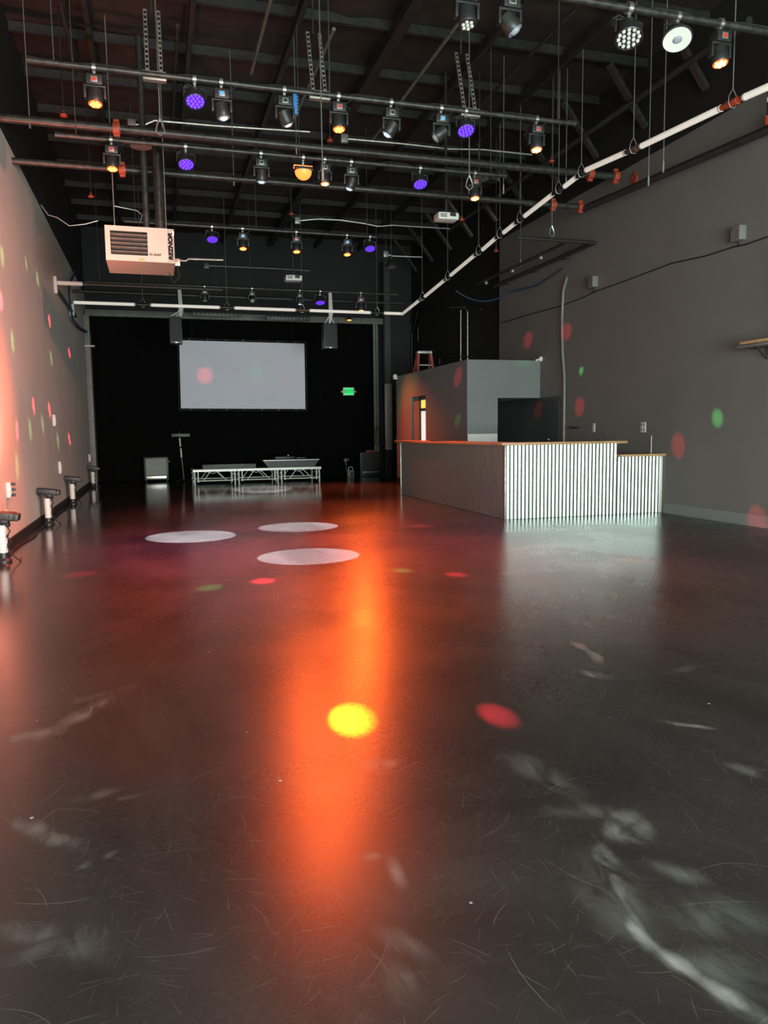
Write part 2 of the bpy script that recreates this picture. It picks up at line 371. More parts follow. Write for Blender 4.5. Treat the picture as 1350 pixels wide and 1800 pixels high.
for x, y0, y1 in ((1.75, 8.6, 13.2), (2.75, 11.5, 15.2), (4.45, 9.6, 15.5), (5.9, 9.0, 16.0), (-1.0, 9.4, 14), (.55, 12, 17)):
    tag(MB().tube([(x, y0, 7.3), (x, y1, 7.3)], .028).build('conduit_run', M_galv if x in (1.75, 2.75, 4.45) else M_steelw),
        {1.75: 'bare metal conduit running under the roof above the second hanging strut', 2.75: 'pale conduit running into the depth beside the blue-clamped moving head',
         4.45: 'thin conduit under the roof right of the wide black purlin', 5.9: 'dark conduit under the roof toward the right braces',
         -1.0: 'dark conduit under the roof close to the left wall', .55: 'dark conduit under the roof left of the space heater'}[x], 'conduit')

# black drape at the back with its header beam, screen, exit sign
def drape(u, v):
    x = -1.80 + u*8.92
    return (x, 24.62 + .022*math.sin(x*21+2*math.sin(x*1.7))*(1-.15*v) + .02*noise.noise(Vector((x*2, v*3, 0))), .01+v*4.94)
tag(MB().grid(drape, 420, 6).build('stage_curtain', M_drape), 'full-width black curtain hanging behind the screen and stage', 'curtain')
tag(MB().box((-1.84, 24.30, 4.93), (7.35, 24.45, 5.12), .01).build('header_beam', M_greysteel), 'long grey beam across the back above the black curtain', 'beam')
scr = thing('projection_screen', (2.75, 24.42, 3.25), 'pale projection screen laced up in front of the black curtain', 'screen')
P4 = [ay(315, 598, 24.4), ay(535, 604, 24.4), ay(537, 719, 24.4), ay(318, 718, 24.4)]
o = Vector(scr.location)
b = MB(); b.prism([p-o for p in P4], (0, .012, 0)); b.build('screen_sheet', M_screen, scr, smooth=False)
b = MB()
for f_ in (.1, .9):
    e_ = P4[0].lerp(P4[1], f_)-o; b = MB(); b.tube([e_+Vector((0, 0, .05)), Vector((e_.x, 0, 5.0-o.z))], .006, 5); b.build('hanging_cord', M_rubber, scr)
b = MB(); b.tube([P4[0]-o+Vector((-.03, 0, .05)), P4[1]-o+Vector((.03, 0, .05))], .018); b.tube([P4[3]-o+Vector((-.03, 0, -.05)), P4[2]-o+Vector((.03, 0, -.05))], .018)
b.tube([P4[0]-o+Vector((-.05, 0, .05)), P4[3]-o+Vector((-.05, 0, -.05))], .018); b.tube([P4[1]-o+Vector((.05, 0, .05)), P4[2]-o+Vector((.05, 0, -.05))], .018)
b.build('screen_frame', M_black, scr)
for i in range(7):
    for e0, e1, dz in ((P4[0], P4[1], .045), (P4[3], P4[2], -.045)):
        g = e0.lerp(e1, .08+.14*i)-o+Vector((0, -.025, dz)); cached('grom', 'grommet', M_chrome, lambda q: q.ball((0, 0, 0), .022), scr).location = g
ex = thing('exit_sign', ay(613, 688, 24.52), 'small lit green exit sign on the curtain', 'exit sign')
b = MB(); b.box((-.19, 0, -.13), (.19, .05, .13), .01); b.build('housing', M_white, ex)
b = MB(); b.box((-.15, -.006, -.11), (.15, .0, .11)); b.build('lit_panel', M_exit, ex)
text_mesh('EXIT', .15, M_exitdark, 'letters', ex, Matrix.Translation((0, -.009, -.005)) @ Matrix.Rotation(PI/2, 4, 'X'), .001, .003)
for s in (-1, 1):
    b = MB(); b.ball((s*.23, .02, -.01), .035); b.bar((s*.19, .02, -.01), (s*.23, .02, -.01), .02); b.build('lamp_head', M_offwhite, ex)

# posts at the back
c = thing('steel_column', (7.37, 24.2, 0), 'black steel column with a pale metal sleeve beside the service room', 'column')
b = MB(); b.bar((0, -.07, 0), (0, -.07, 6.9), .20, .02); b.bar((0, .07, 0), (0, .07, 6.9), .20, .02); b.bar((0, 0, 0), (0, 0, 6.9), .02, .14); b.build('shaft', M_steel, c)
b = MB(); b.box((-.12, -.10, .85), (.12, -.085, 3.0), .005); b.box((.10, -.10, .85), (.125, .08, 3.0), .005); b.build('sleeve', M_sleeve, c)
p_ = thing('curtain_post', (6.98, 24.35, 0), 'tall grey post at the right end of the curtain', 'post')
b = MB(); b.box((-.04, -.04, 0), (.04, .04, 4.93), .006); b.build('pole', M_greysteel, p_)
b = MB(); b.box((.06, -.03, 0), (.12, .03, 4.93), .006); b.build('second_pole', M_greysteel, p_)
b = MB(); b.tube([(-.02, -.06, 1.0), (.0, -.07, 1.55), (.06, -.07, 1.62), (.11, -.07, 1.5), (.10, -.06, 1.0)], .02); b.build('cable_loop', M_rubber, p_)
c2 = thing('wall_pilaster', (-1.80, 24.0, 0), 'grey steel pilaster at the far end of the left wall', 'column')
b = MB(); b.box((-.06, -.12, 0), (.10, .12, 4.9), .008); b.build('shaft', M_greysteel, c2)
b = MB(); b.tube([(.12, -.10, .1), (.12, -.10, 4.4)], .018); b.build('riser_cable', M_rubber, c2)
b = MB(); b.box((-.05, -.25, 3.98), (.22, .0, 4.02)); b.build('bracket', M_offwhite, c2)

# ------------------------------------------------------------------ service room behind the bar
BX, BY0, BY1, BZ = 6.5, 15.42, 20.5, 2.96
DY0, DY1, DZ = ax(748, 700, BX).y, ax(722, 700, BX).y, 2.33
b = MB()
b.box((BX, BY0, 0), (BX+.12, DY0, BZ)); b.box((BX, DY1, 0), (BX+.12, BY1, BZ)); b.box((BX, DY0, DZ), (BX+.12, DY1, BZ))
OX = ay(875, 697, BY0).x
b.box((BX+.12, BY0, 0), (OX, BY0+.12, BZ)); b.box((OX, BY0, 2.14), (XR, BY0+.12, BZ)); b.box((BX+.12, BY1-.12, 0), (XR+.25, BY1, BZ))
b.box((BX+.12, BY0+.12, BZ-.05), (XR-.001, BY1-.12, BZ-.01))
svc = struct(b.build('wall_service_room', M_boxp, smooth=False))
MB().box((BX+.01, BY0-.012, 0), (OX-.01, BY0-.001, 1.36), .003).build('wainscot_panel', M_white, svc)
MB().box((BX-.012, DY1+.05, 0), (BX-.001, BY1, .16)).build('toe_board', M_black, svc)
d = struct(bpy.data.objects.new('door_1', None)); C.objects.link(d); d.location = (BX+.0, (DY0+DY1)/2, 0)
hw = (DY1-DY0)/2
b = MB(); b.box((.05, -hw-.02, 0), (.12, -hw+.04, DZ)); b.box((.05, hw-.62, 0), (.12, hw-.55, DZ)); b.box((.05, -hw, 1.95), (.12, hw-.55, 2.02)); b.box((.05, -hw, DZ-.1), (.12, hw-.55, DZ)); b.build('door_frame', M_black, d)
b = MB(); b.box((.05, hw-.55, 0), (.11, hw, DZ)); b.build('side_panel', M_boxp, d)
b = MB(); b.box((.07, -hw+.04, .1), (.09, hw-.62, 1.95)); b.build('glass_pane', M_daypane, d)
b = MB(); b.box((.07, -hw+.04, 2.02), (.09, hw-.62, DZ-.1)); b.build('transom_pane', M_yelpane, d)
dd = struct(MB().box((XR-.035, 14.52, 0), (XR, 18.2 if False else 17.5, 2.14), .004).build('door_2', M_door)); 
MB().ball((XR-.06, 14.9, 1.02+.2), .03).build('door_handle', M_chrome, dd)
cm = thing('security_camera', ay(951, 631, BY0-.05), 'small white camera at the end of the service room fascia', 'camera')
b = MB(); b.ball((0, 0, 0), .06); b.build('dome', M_white, cm); b = MB(); b.tube([(0, 0, 0), (-.12, .03, -.03)], .02); b.build('arm', M_white, cm)
cm = thing('security_camera', (BX-.06, BY1-.1, BZ), 'small white camera on the far top corner of the service room', 'camera')
b = MB(); b.ball((0, 0, 0), .07); b.build('dome', M_white, cm); b = MB(); b.box((-.05, -.05, -.08), (.06, .05, -.05), .005); b.build('bracket', M_white, cm)
# step ladder standing on the roof of the service room
lx, ly = 6.95, 19.4
ld = thing('step_ladder', (lx, ly, BZ-.01), 'red-railed step ladder top showing above the service room', 'ladder')
for s in (-1, 1):
    b = MB(); b.bar((s*.23, -.10, 0), (s*.17, 0, .55), .07, .03); b.build('rail', M_ladder, ld)
    b = MB(); b.bar((s*.23, .25, 0), (s*.17, .08, .55), .05, .03); b.build('rear_rail', M_ladder, ld)
b = MB(); b.box((-.2, -.06, .54), (.2, .14, .61), .012); b.build('cap', M_galv, ld)
b = MB(); b.box((-.19, -.07, .22), (.19, .03, .25)); b.build('step', M_galv, ld)
# pipe work on the black rear wall
WX = XR+.2
def wall_conduit(pts, m, label):
    tag(MB().tube([ax(x, y, WX) for x, y in pts], .022).build('wall_conduit', m), label, 'conduit')
wall_conduit([(810, 634), (810, 545)], M_galv, 'left of two bare vertical conduits above the service room')
wall_conduit([(822, 632), (822, 548), (818, 540), (790, 541)], M_galv, 'right of two bare vertical conduits above the service room')
wall_conduit([(773, 640), (773, 630), (778, 626), (830, 627)], M_steelw, 'low dark conduit bend just above the service room')
wall_conduit([(735, 600), (735, 575), (742, 560), (755, 555), (785, 554), (797, 545)], M_steelw, 'dark conduit swan-neck on the black rear wall')
for i, n in enumerate(('nearest to the curtain', 'second from the curtain', 'third from the curtain', 'fourth from the curtain', 'nearest to the swan-neck')):
    x = 694+i*7.5; wall_conduit([(x, 655), (x, 585), (x+3+2*i*.5, 562), (x+9, 548)], M_steel, 'thin black vertical pipe on the rear wall, %s' % n)
wall_conduit([(735, 541), (845, 543)], M_steelw, 'horizontal dark pipe with a red valve high on the rear wall')

# ------------------------------------------------------------------ bar
bar_ = thing('bar_counter', (5.4, 11.1, 0), 'L-shaped bar counter clad in corrugated galvanised steel', 'bar')
def L(p): return Vector(p)-Vector(bar_.location)
FX0, FXM, FX1, FYL = 5.32, 7.36, 8.22, 16.5
HT, HL = 1.19, .965
b = MB(); b.box(L((FX0+.04, 11.10, 0)), L((FXM, 11.22, HT))); b.box(L((FXM, 11.10, 0)), L((FX1, 11.22, HL))); b.box(L((FX0+.04, 11.22, 0)), L((FX0+.16, FYL, HT)))
b.box(L((FXM-.06, 11.22, 0)), L((FXM, 11.7, HT)))
b.build('frame_wall', M_door, bar_, smooth=False)
PITCH_C, AMP = .0677, .0066
def sheet(p, dirv, nrm, width, h):
    p, dirv, nrm = Vector(p), Vector(dirv), Vector(nrm); n = int(width/PITCH_C*10)
    def fn(u, v):
        s = u*width
        ph = 2*PI*s/PITCH_C
        return p + dirv*s + nrm*(AMP + AMP*math.cos(ph)) + Vector((0, 0, v*h))
    MB().grid(fn, n, 1).build('corrugated_sheet', M_corr, bar_)
x = FX0
while x < FXM-.01:
    wdt = min(10*PITCH_C, FXM-x); sheet(L((x, 11.085, .004)), (1, 0, 0), (0, -1, 0), wdt, HT-.006); x += wdt
x = FXM
while x < FX1-.01:
    wdt = min(10*PITCH_C, FX1-x); sheet(L((x, 11.085, .004)), (1, 0, 0), (0, -1, 0), wdt, HL-.006); x += wdt
y = 11.09
while y < FYL-.01:
    wdt = min(10*PITCH_C, FYL-y); sheet(L((FX0+.02, y, .004)), (0, 1, 0), (-1, 0, 0), wdt, HT-.006); y += wdt
b = MB(); b.box(L((FX0-.015, 11.055, .002)), L((FX0+.025, 11.085, HT-.002)), .003); b.build('corner_trim', M_galv, bar_)
b = MB(); b.box(L((FX0-.01, FYL-.02, .002)), L((FX0+.04, FYL+.02, HT-.002)), .003); b.build('end_trim', M_galv, bar_)
b = MB(); b.box(L((FX1-.005, 11.05, .002)), L((FX1+.025, 11.10, HL-.002)), .003); b.build('end_trim', M_silver, bar_)
ct = thing('wooden_worktop', (5.4, 11.1, HT), 'long wooden L-shaped top board on the bar', 'worktop')
b = MB(); b.box((FX0-.10-5.4, -.12, 0), (7.50-5.4, .36, .042), .005); b.build('front_board', M_wood, ct)
b = MB(); b.box((FX0-.10-5.4, .362, 0), (FX0+.38-5.4, FYL+.15-11.1, .042), .005); b.build('side_board', M_wood, ct)
tag(MB().box((FXM+.002, 10.97, HL), (XR-.005, 11.48, HL+.04), .005).build('wooden_worktop', M_wood), 'short lower wooden top board at the wall end of the bar', 'worktop')
tp = thing('bar_tap', ay(1060, 768, 11.38)*1, 'small black looped hose fitting on the bar top', 'tap'); tp.location.z = HT+.042
b = MB(); b.tube([(-.06, 0, .0), (-.045, 0, .05), (0, 0, .07), (.045, 0, .05), (.06, 0, .0)], .008); b.build('hose_loop', M_rubber, tp)
b = MB(); b.lathe([(.02, 0), (.02, .012)], Matrix.Translation((-.06, 0, 0)), 12); b.build('foot', M_black, tp)
tag(MB().box((5.33, 14.2, HT+.042), (5.6, 14.6, HT+.056), .003).build('bar_mat', M_black), 'thin dark mat lying on the long side of the bar top', 'mat')
sh = thing('back_counter', (7.0, 15.0, 0), 'low dark counter between the bar and the service room', 'counter')
b = MB(); b.box((-.45, -.3, .02), (.4, .3, .88), .01); b.build('body', M_door, sh); b = MB(); b.box((-.48, -.33, .88), (.43, .33, .92), .006); b.build('top', M_silver, sh)

# ------------------------------------------------------------------ right wall fittings
wc = tag(MB().tube([ax(x, y, XR-.03) for x, y in ((997, 486), (990, 512), (988, 560), (989, 620), (992, 660), (992, 700), (991, 775))] + [ax(991, 775, XR-.03)-Vector((0, 0, 1.1))], .03).build('wall_hose', M_greysteel), 'bowed grey conduit running down the right wall beside the dark door', 'conduit')
cb = [(1350, 416), (1310, 430), (1290, 434), (1240, 450), (1180, 463), (1130, 482), (1090, 497), (1048, 512), (1020, 525), (985, 538), (930, 553), (880, 568)]
tag(MB().tube([ax(x, y, XR-.012) for x, y in cb], .011, 6).build('wall_cable', M_rubber), 'long black cable strung across the right wall between the boxes', 'cable')
for (px, py, lab, s) in ((1304, 411, 'larger grey box on the right wall toward the camera', .17), (1047, 496, 'smaller grey box on the right wall beside the bowed conduit', .17)):
    q = ax(px, py, XR); t = thing('wall_lamp', (XR, q.y, q.z), lab, 'wall box', 'grey boxes on the right wall')
    b = MB(); b.box((-.12, -s*.55, -s*.6), (0, s*.55, s*.6), .012); b.build('housing', M_greysteel, t)
    b = MB(); b.box((-.125, -s*.5, -s*.55), (-.12, s*.2, s*.55)); b.build('face', M_galv, t)
    b = MB(); b.tube([(-.04, 0, -s*.6), (-.05, 0, -s*.85), (-.02, .03, -s*1.0)], .012); b.build('cable_tail', M_rubber, t)
for (px, py, w_, h_, lab) in ((1044, 752, .09, .17, 'single grey-white switch plate on the right wall above the bar'), (1131, 751, .15, .18, 'wider white outlet plate on the right wall above the lower bar top')):
    q = ax(px, py, XR); t = thing('switch_plate', (XR, q.y, q.z), lab, 'switch plate', 'plates on the right wall')
    b = MB(); b.box((-.01, -w_/2, -h_/2), (0, w_/2, h_/2), .003); b.build('plate', M_offwhite, t)
    for s in ((-.25, .25) if w_ > .1 else (0,)):
        for z_ in (-.25, .25):
            b = MB(); b.box((-.014, s*w_-.015, z_*h_-.025), (-.010, s*w_+.015, z_*h_+.025)); b.build('socket', M_galv, t)
q = ax(1012, 752, XR); t = thing('wall_faucet', (XR, q.y, q.z), 'black wall faucet above the bar beside the bowed conduit', 'faucet')
b = MB(); b.bar((-.02, -.16, 0), (-.02, .16, 0), .03); b.build('body', M_black, t)
b = MB(); b.tube([(-.02, 0, 0), (-.10, 0, .02), (-.16, 0, -.01)], .012); b.build('spout', M_black, t)
for s in (-1, 1):
    b = MB(); b.ball((-.05, s*.13, .01), .025); b.build('handle', M_black, t)
q = ax(1330, 611, XR); t = thing('wall_shelf', (XR, 8.45, q.z), 'raw wooden board on a grey bracket shelf at the right edge', 'shelf')
b = MB(); b.box((-.30, -.5, -.02), (0, .62, .02), .004); b.build('shelf_board', M_greysteel, t)
b = MB(); b.box((-.36, -.5, .022), (-.06, .50, .06), .004); b.build('pine_board', M_woodshelf, t)
for y_ in (-.3, .35):
    b = MB(); b.bar((-.02, y_, -.02), (-.02, y_, -.18), .03, .01); b.bar((-.22, y_, -.02), (-.02, y_, -.16), .02, .02); b.build('bracket', M_steel, t)
tag(MB().box((XR-.10, 7.9, 2.7), (XR-.001, 8.55, 3.9), .01).build('wall_cabinet', M_black), 'dark panel above the wooden shelf at the right edge', 'panel')
for px, y0, y1, lab in ((1205, 760, 793, 'thin white rod standing at the end of the lower bar top'), ):
    q = ay(px-12, 795, 11.3)
    tag(MB().tube([(8.19, 11.3, HL+.04), (8.19, 11.3, HL+.34)], .006).build('thin_rod', M_white), lab, 'rod')
# pipe rack on brackets along the right wall
rk = thing('pipe_rack', (XR, 13.3, 4.95), 'black pipe rack bracketed off the right wall above the bar', 'pipe rack')
b = MB(); b.tube([(-.12, -.2, 0), (-.12, 4.3, 0)], .04); b.build('wall_rail', M_steel, rk)
b = MB(); b.tube([(-.12, -.2, 0), (-1.75, -.2, .0)], .035); b.build('arm', M_steel, rk)
b = MB(); b.tube([(-.55, .2, .05), (-.55, 4.3, .05)], .03); b.build('outer_rail', M_steel, rk)
for y_ in (.9, 2.2, 3.6):
    b = MB(); b.bar((-.12, y_, 0), (0, y_, 0), .06, .12); b.build('bracket', M_steelw, rk)
    b = MB(); b.ball((-.55, y_+.2, -.02), .05); b.build('clamp', M_galv, rk)
tag(MB().tube(arc((6.55, 16.2, 4.55), (8.0, 16.5, 4.62), .22) + [Vector((8.2, 15.5, 4.6)), Vector((8.22, 14.45, 4.75))], .016, 6).build('blue_cable', M_bluecable), 'sagging blue cable from the tube run to the right wall', 'cable')

# ------------------------------------------------------------------ pipes under the roof
def pipe(p, q, r, label, m=None, name='ceiling_pipe'):
    return tag(MB().tube([p, q], r, 12).build(name, m or M_steel), label, 'pipe')
pipe((XL, 12.03, 5.8), (7.95, 12.03, 5.8), .062, 'thick black pipe spanning the room below the front batten', M_steelw)
pipe((XL, 12.85, 5.5), (7.75, 12.85, 5.5), .048, 'black pipe with a shiny edge spanning below the middle batten', M_steelw)
pipe((7.72, 12.95, 5.47), (8.12, 7.5, 5.36), .06, 'thick black pipe running along the right wall top', M_steel)
pipe((7.2, 18.2, 6.4), (7.2, 8.2, 6.4), .05, 'dark pipe running into the depth under the right braces', M_steel)
pipe((-1.84, 21.0, 5.05), (6.9, 21.0, 5.05), .035, 'dark thin pipe across the back just above the white tubes', M_steel)
for (X, Y, Z, n) in ((205, 230, 12.03, 'on the thick pipe near the left wall'), (215, 300, 12.85, 'on the shiny-edged pipe near the left wall'), (1118, 314, 12.03, 'at the right end of the thick pipe'), (1020, 362, 12.85, 'at the right end of the shiny-edged pipe'), (1082, 306, 12.03, 'on the thick pipe just left of its right end'), (1037, 306, 12.03, 'on the thick pipe where the white tubes cross it'), (972, 360, 12.85, 'on the shiny-edged pipe under the white tubes')):
    q = ay(X, Y, Z); zz = 5.8 if Z == 12.03 else 5.5
    t = thing('pipe_coupling', (q.x, Z, zz), 'red grooved coupling %s' % n, 'coupling', 'red pipe couplings'); r0 = .062 if Z == 12.03 else .048
    cached('coup%.3f' % r0, 'collar', M_red, lambda b, r0=r0: b.lathe([(r0+.004, -.05), (r0+.025, -.05), (r0+.03, -.02), (r0+.03, .02), (r0+.025, .05), (r0+.004, .05)], Matrix.Rotation(PI/2, 4, 'Y'), 14), t)
    cached('coupb%.3f' % r0, 'bolt_lug', M_red, lambda b, r0=r0: b.box((-.04, -.03, r0+.01), (.04, .03, r0+.06), .006), t)
    cached('coupc%.3f' % r0, 'bolt_lug', M_red, lambda b, r0=r0: b.box((-.04, -.03, -r0-.06), (.04, .03, -r0-.01), .006), t)
def sprinkler(px, py, Y, n, top):
    q = ay(px, py, Y); t = thing('sprinkler_head', q, 'small red sprinkler head %s' % n, 'sprinkler', 'red sprinkler heads')
    cached('spr1', 'rose', M_red, lambda b: b.lathe([(.01, -.03), (.05, -.02), (.055, 0), (.02, .03), (.015, .06)], None, 12), t)
    b = MB(); b.tube([(0, 0, .05), (0, 0, top-q.z)], .012, 6); b.build('drop_pipe', M_steel, t)
for a in ((112, 202, 12.4, 'near the left wall above the thick pipe', 7.64), (580, 247, 12.4, 'behind the amber light at the middle of the front batten', 7.64), (970, 283, 12.4, 'below the rightmost amber light of the front batten', 7.64), (160, 345, 14.5, 'above and left of the space heater', 7.64), (512, 376, 16.5, 'above the second amber light of the far batten', 7.64), (812, 386, 14.5, 'right of the pole-mounted projector', 7.64), (872, 441, 15.5, 'under the white tube run', 7.64)):
    sprinkler(*a)

# lighting battens
def batten(x0, x1, y, z, label, r=.032):
    t = thing('lighting_batten', (x0, y, z), label, 'batten', 'lighting battens')
    b = MB(); b.tube([(0, 0, 0), (x1-x0, 0, 0)], r, 10); b.build('pipe', M_steelw, t)
    for f in (.04, .5, .96):
        b = MB(); b.tube([((x1-x0)*f, 0, 0), ((x1-x0)*f, 0, 7.8-z)], .006, 5); b.build('hanger_wire', M_dkwire, t)
    b = MB()
    n = int((x1-x0)*3)
    b.tube([((x1-x0)*i/n, .0, r+.012 - (.03+.05*random.random() if i % 3 == 1 else 0)) for i in range(n+1)], .007, 5); b.build('cable_run', M_rubber, t)
    return t
BAT = {0: (6.85, 5.5), 1: (9.48, 5.5), 2: (11.63, 5.5), 4: (15.83, 5.5), 5: (20.6, 5.22), 9: (4.2, 5.5)}
batten(.2, 7.6, *BAT[0], 'nearest lighting batten at the top right of the picture')
batten(-1.17, 5.57, *BAT[1], 'long front lighting batten hung on slotted struts')
batten(-1.14, 5.58, *BAT[2], 'middle lighting batten just below the thick pipe')
batten(-.4, 4.62, *BAT[4], 'far lighting batten beyond the space heater')
batten(-1.5, 6.6, *BAT[5], 'last lighting batten just above the white tubes')
batten(-.5, 4.0, *BAT[9], 'added unseen batten overhead carrying the red wash head')  # out of view, added only to hold the red wash head
pipe((1.2, 7.3, 5.75), (7.6, 7.3, 5.75), .03, 'second pipe behind the nearest batten at the top right', M_steelw)

# slotted strut hangers
for px, py, n in ((271, 120, 'leftmost'), (561, 145, 'middle'), (826, 180, 'rightmost')):
    q = ay(px, py, BAT[1][0]+.05); t = thing('strut_hanger', (q.x, q.y, 5.5), '%s slotted strut hanger holding the front batten' % n, 'hanger', 'slotted strut hangers')
    def strut(b):
        for s in (-.075, .075):
            for e in (-.018, .018): b.bar((s+e, 0, .02), (s+e, .28, .85), .008, .02)
            for k_ in range(14):
                f = k_/13; b.bar((s-.018, .28*f, .02+.83*f), (s+.018, .28*f, .02+.83*f), .02, .014)
    cached('strut', 'slotted_channels', M_galv, strut, t)
    cached('strutb', 'saddle', M_galv, lambda b: b.box((-.13, -.04, -.05), (.13, .04, .05), .006), t)
    b = MB(); b.tube([(0, .3, .85), (0, .3, 1.95)], .014, 6); b.build('threaded_rod', M_steelw, t)

# ------------------------------------------------------------------ stage lights
def clamp_part(t):
    cached('clamp', 'clamp', M_chrome, lambda b: (b.lathe([(.031, -.02), (.05, -.02), (.05, .02), (.031, .02)], Matrix.Rotation(PI/2, 4, 'Y'), 12), b.box((-.014, -.014, -.10), (.014, .014, -.045), .003)), t)
LED7 = [(0, 0)] + [(.042*math.cos(a*PI/3), .042*math.sin(a*PI/3)) for a in range(6)]
def rotm(tx, ty): return Matrix.Rotation(tx, 4, 'X') @ Matrix.Rotation(ty, 4, 'Y')
def moving_head(name, x, bt, label, group, lens='amber', tilt=(.0, .0), disp=None, s=1.0, dy=0.0):
    y, z = BAT[bt]; t = thing(name, (x, y+dy, z), label, 'stage light', group); t.scale = (s, s, s)
    clamp_part(t)
    base = cached('mhbase', 'base', M_black, lambda b: b.box((-.085, -.075, -.20), (.085, .075, -.09), .012), t)
    cached('mhdispf', 'display_frame', M_galv, lambda b: b.box((-.036, -.082, -.180), (.036, -.075, -.118), .004), base)
    cached('mhdisp', 'display', disp or M_disp, lambda b: b.box((-.022, -.086, -.168), (.022, -.081, -.132), .002), base)
    for sd in (-1, 1):
        cached('mharm%d' % sd, 'yoke_arm', M_black, lambda b, sd=sd: b.box((sd*.105-.014, -.035, -.335), (sd*.105+.014, .035, -.19), .008), t)
    cached('mhyoke', 'yoke_plate', M_black, lambda b: b.box((-.119, -.04, -.215), (.119, .04, -.195), .006), t)
    hp = Matrix.Translation((0, 0, -.30)) @ rotm(*tilt); key = 'h%.2f_%.2f' % tilt
    head = cached('head'+key, 'head', M_black, lambda b: (b.lathe([(.05, .085), (.078, .06), (.083, -.02), (.083, -.085), (.076, -.095)], hp, 18)), t)
    lm, fm = {'amber': (M_orange, M_orangeface), 'yellow': (M_yellow, M_orangeface), 'beam': (M_beam, M_dark), 'off': (M_ledoff, M_black), 'offspot': (M_dark, M_dark)}[lens]
    cached('face'+key, 'lens_plate', fm, lambda b: b.lathe([(.001, -.094), (.074, -.094), (.074, -.099), (.001, -.099)], hp, 18), head)
    if lens in ('beam', 'offspot'):
        cached('lens'+key, 'front_lens', lm, lambda b: b.lathe([(.05, -.099), (.045, -.110), (.03, -.120), (.001, -.124)], hp, 16), head)
    else:
        def leds(b):
            for (u_, v_) in LED7: b.lathe([(.018, -.099), (.016, -.108), (.001, -.112)], hp @ Matrix.Translation((u_, v_, 0)), 8)
        cached('leds'+key, 'led_lenses', lm, leds, head)
    cached('mhcable', 'power_cable', M_rubber, lambda b: b.tube([(.05, .05, -.10), (.10, .07, -.05), (.16, .05, -.12), (.12, .04, -.17), (.09, .06, -.06), (.20, .02, -.01)], .007, 6), t)
    return t
def par_can(x, bt, label, group, lit=True, tilt=(-.4, 0), s=1.0):
    y, z = BAT[bt]; t = thing('par_light', (x, y, z), label, 'stage light', group); t.scale = (s, s, s)
    clamp_part(t); hp = Matrix.Translation((0, 0, -.20)) @ rotm(*tilt); key = 'p%.2f_%.2f' % tilt
    cached('pyoke', 'yoke', M_black, lambda b: (b.tube([(-.125, 0, -.21), (-.125, 0, -.11), (0, 0, -.085), (.125, 0, -.11), (.125, 0, -.21)], .011, 6)), t)
    body = cached('pbody'+key, 'body', M_black, lambda b: b.lathe([(.05, .10), (.085, .08), (.112, .0), (.118, -.06), (.112, -.066), (.105, -.04)], hp, 22), t)
    cached('pface'+key, 'lens_plate', M_violetface if lit else M_black, lambda b: b.lathe([(.001, -.045), (.105, -.045), (.105, -.052), (.001, -.052)], hp, 22), body)
    def leds(b):
        for rr, nn in ((0, 1), (.045, 6), (.085, 12)):
            for k_ in range(nn):
                a = 2*PI*k_/nn; b.lathe([(.017, -.052), (.014, -.064), (.001, -.068)], hp @ Matrix.Translation((rr*math.cos(a), rr*math.sin(a), 0)), 8)
    cached('pled'+key, 'led_lenses', M_violet if lit else M_ledoff, leds, body)
    cached('pcable', 'cable_coil', M_rubber, lambda b: b.tube([(-.05+.09*math.cos(a*.9)*(1-.02*a), .05, -.10+.06*math.sin(a*.9)) for a in range(20)], .006, 5), t)
    return t
def bx_(px, py, bt): return 2.4 if bt == 9 else ay(px, py, BAT[bt][0]).x
AMB = (1, .11, .012); VIO = (.30, .06, 1)
G = {0: 'lights on the nearest batten', 1: 'lights on the front batten', 2: 'lights on the middle batten', 4: 'lights on the far batten', 5: 'lights on the last batten', 9: 'added unseen wash lights'}
BN = {1: 'front batten', 2: 'middle batten', 4: 'far batten', 5: 'last batten'}
def loc_of(t): return Vector(t.location)
def amber(px, py, bt, label, power, cone=72, to=None, lens='amber', tilt=(-.2, 0), disp=None, s=1.0, col=AMB):
    t = moving_head('moving_head_light', bx_(px, py, bt), bt, label, G[bt], lens, tilt, disp, s)
    p = loc_of(t)+Vector((0, 0, -.45*s)); spot(t, p, to or (p.x, p.y-1.6, 0), power, col, cone, .9, .07)
    return t
def violet(px, py, bt, label, power, tilt=(-.4, 0), s=1.0, to=None):
    t = par_can(bx_(px, py, bt), bt, label, G[bt], True, tilt, s)
    p = loc_of(t)+Vector((0, 0, -.32*s)); spot(t, p, to or (p.x, p.y-1.2, 0), power, VIO, 56, .9, .08); return t
def dark(px, py, bt, label, lens='off', tilt=(0, 0), disp=None, s=1.0):
    return moving_head('moving_head_light', bx_(px, py, bt), bt, label, G[bt], lens, tilt, disp or M_dispoff, s)
# nearest batten, top right
dark(820, 20, 0, 'unlit moving head with white LED beads, leftmost on the nearest batten', 'off', (-.25, 0))
dark(895, 15, 0, 'unlit tilted moving head at the top edge, second on the nearest batten', 'offspot', (-.2, -.6))
par_can(bx_(1105, 40, 0), 0, 'unlit black par light with a dotted face on the nearest batten', G[0], False, (-.35, .15), 1.15)
rg = thing('ring_light', (bx_(1190, 55, 0), BAT[0][0], BAT[0][1]), 'white ring-faced effect light on the nearest batten', 'stage light', G[0]); clamp_part(rg)
hp = Matrix.Translation((0, 0, -.19)) @ rotm(-.4, .2)
b = MB(); b.lathe([(.06, .09), (.10, .06), (.145, -.01), (.15, -.035), (.14, -.04)], hp, 26); b.build('body', M_black, rg)
b = MB(); b.lathe([(.045, -.040), (.135, -.040), (.135, -.050), (.045, -.050), (.045, -.040)], hp, 26, cap=False); b.build('white_ring', M_white, rg)
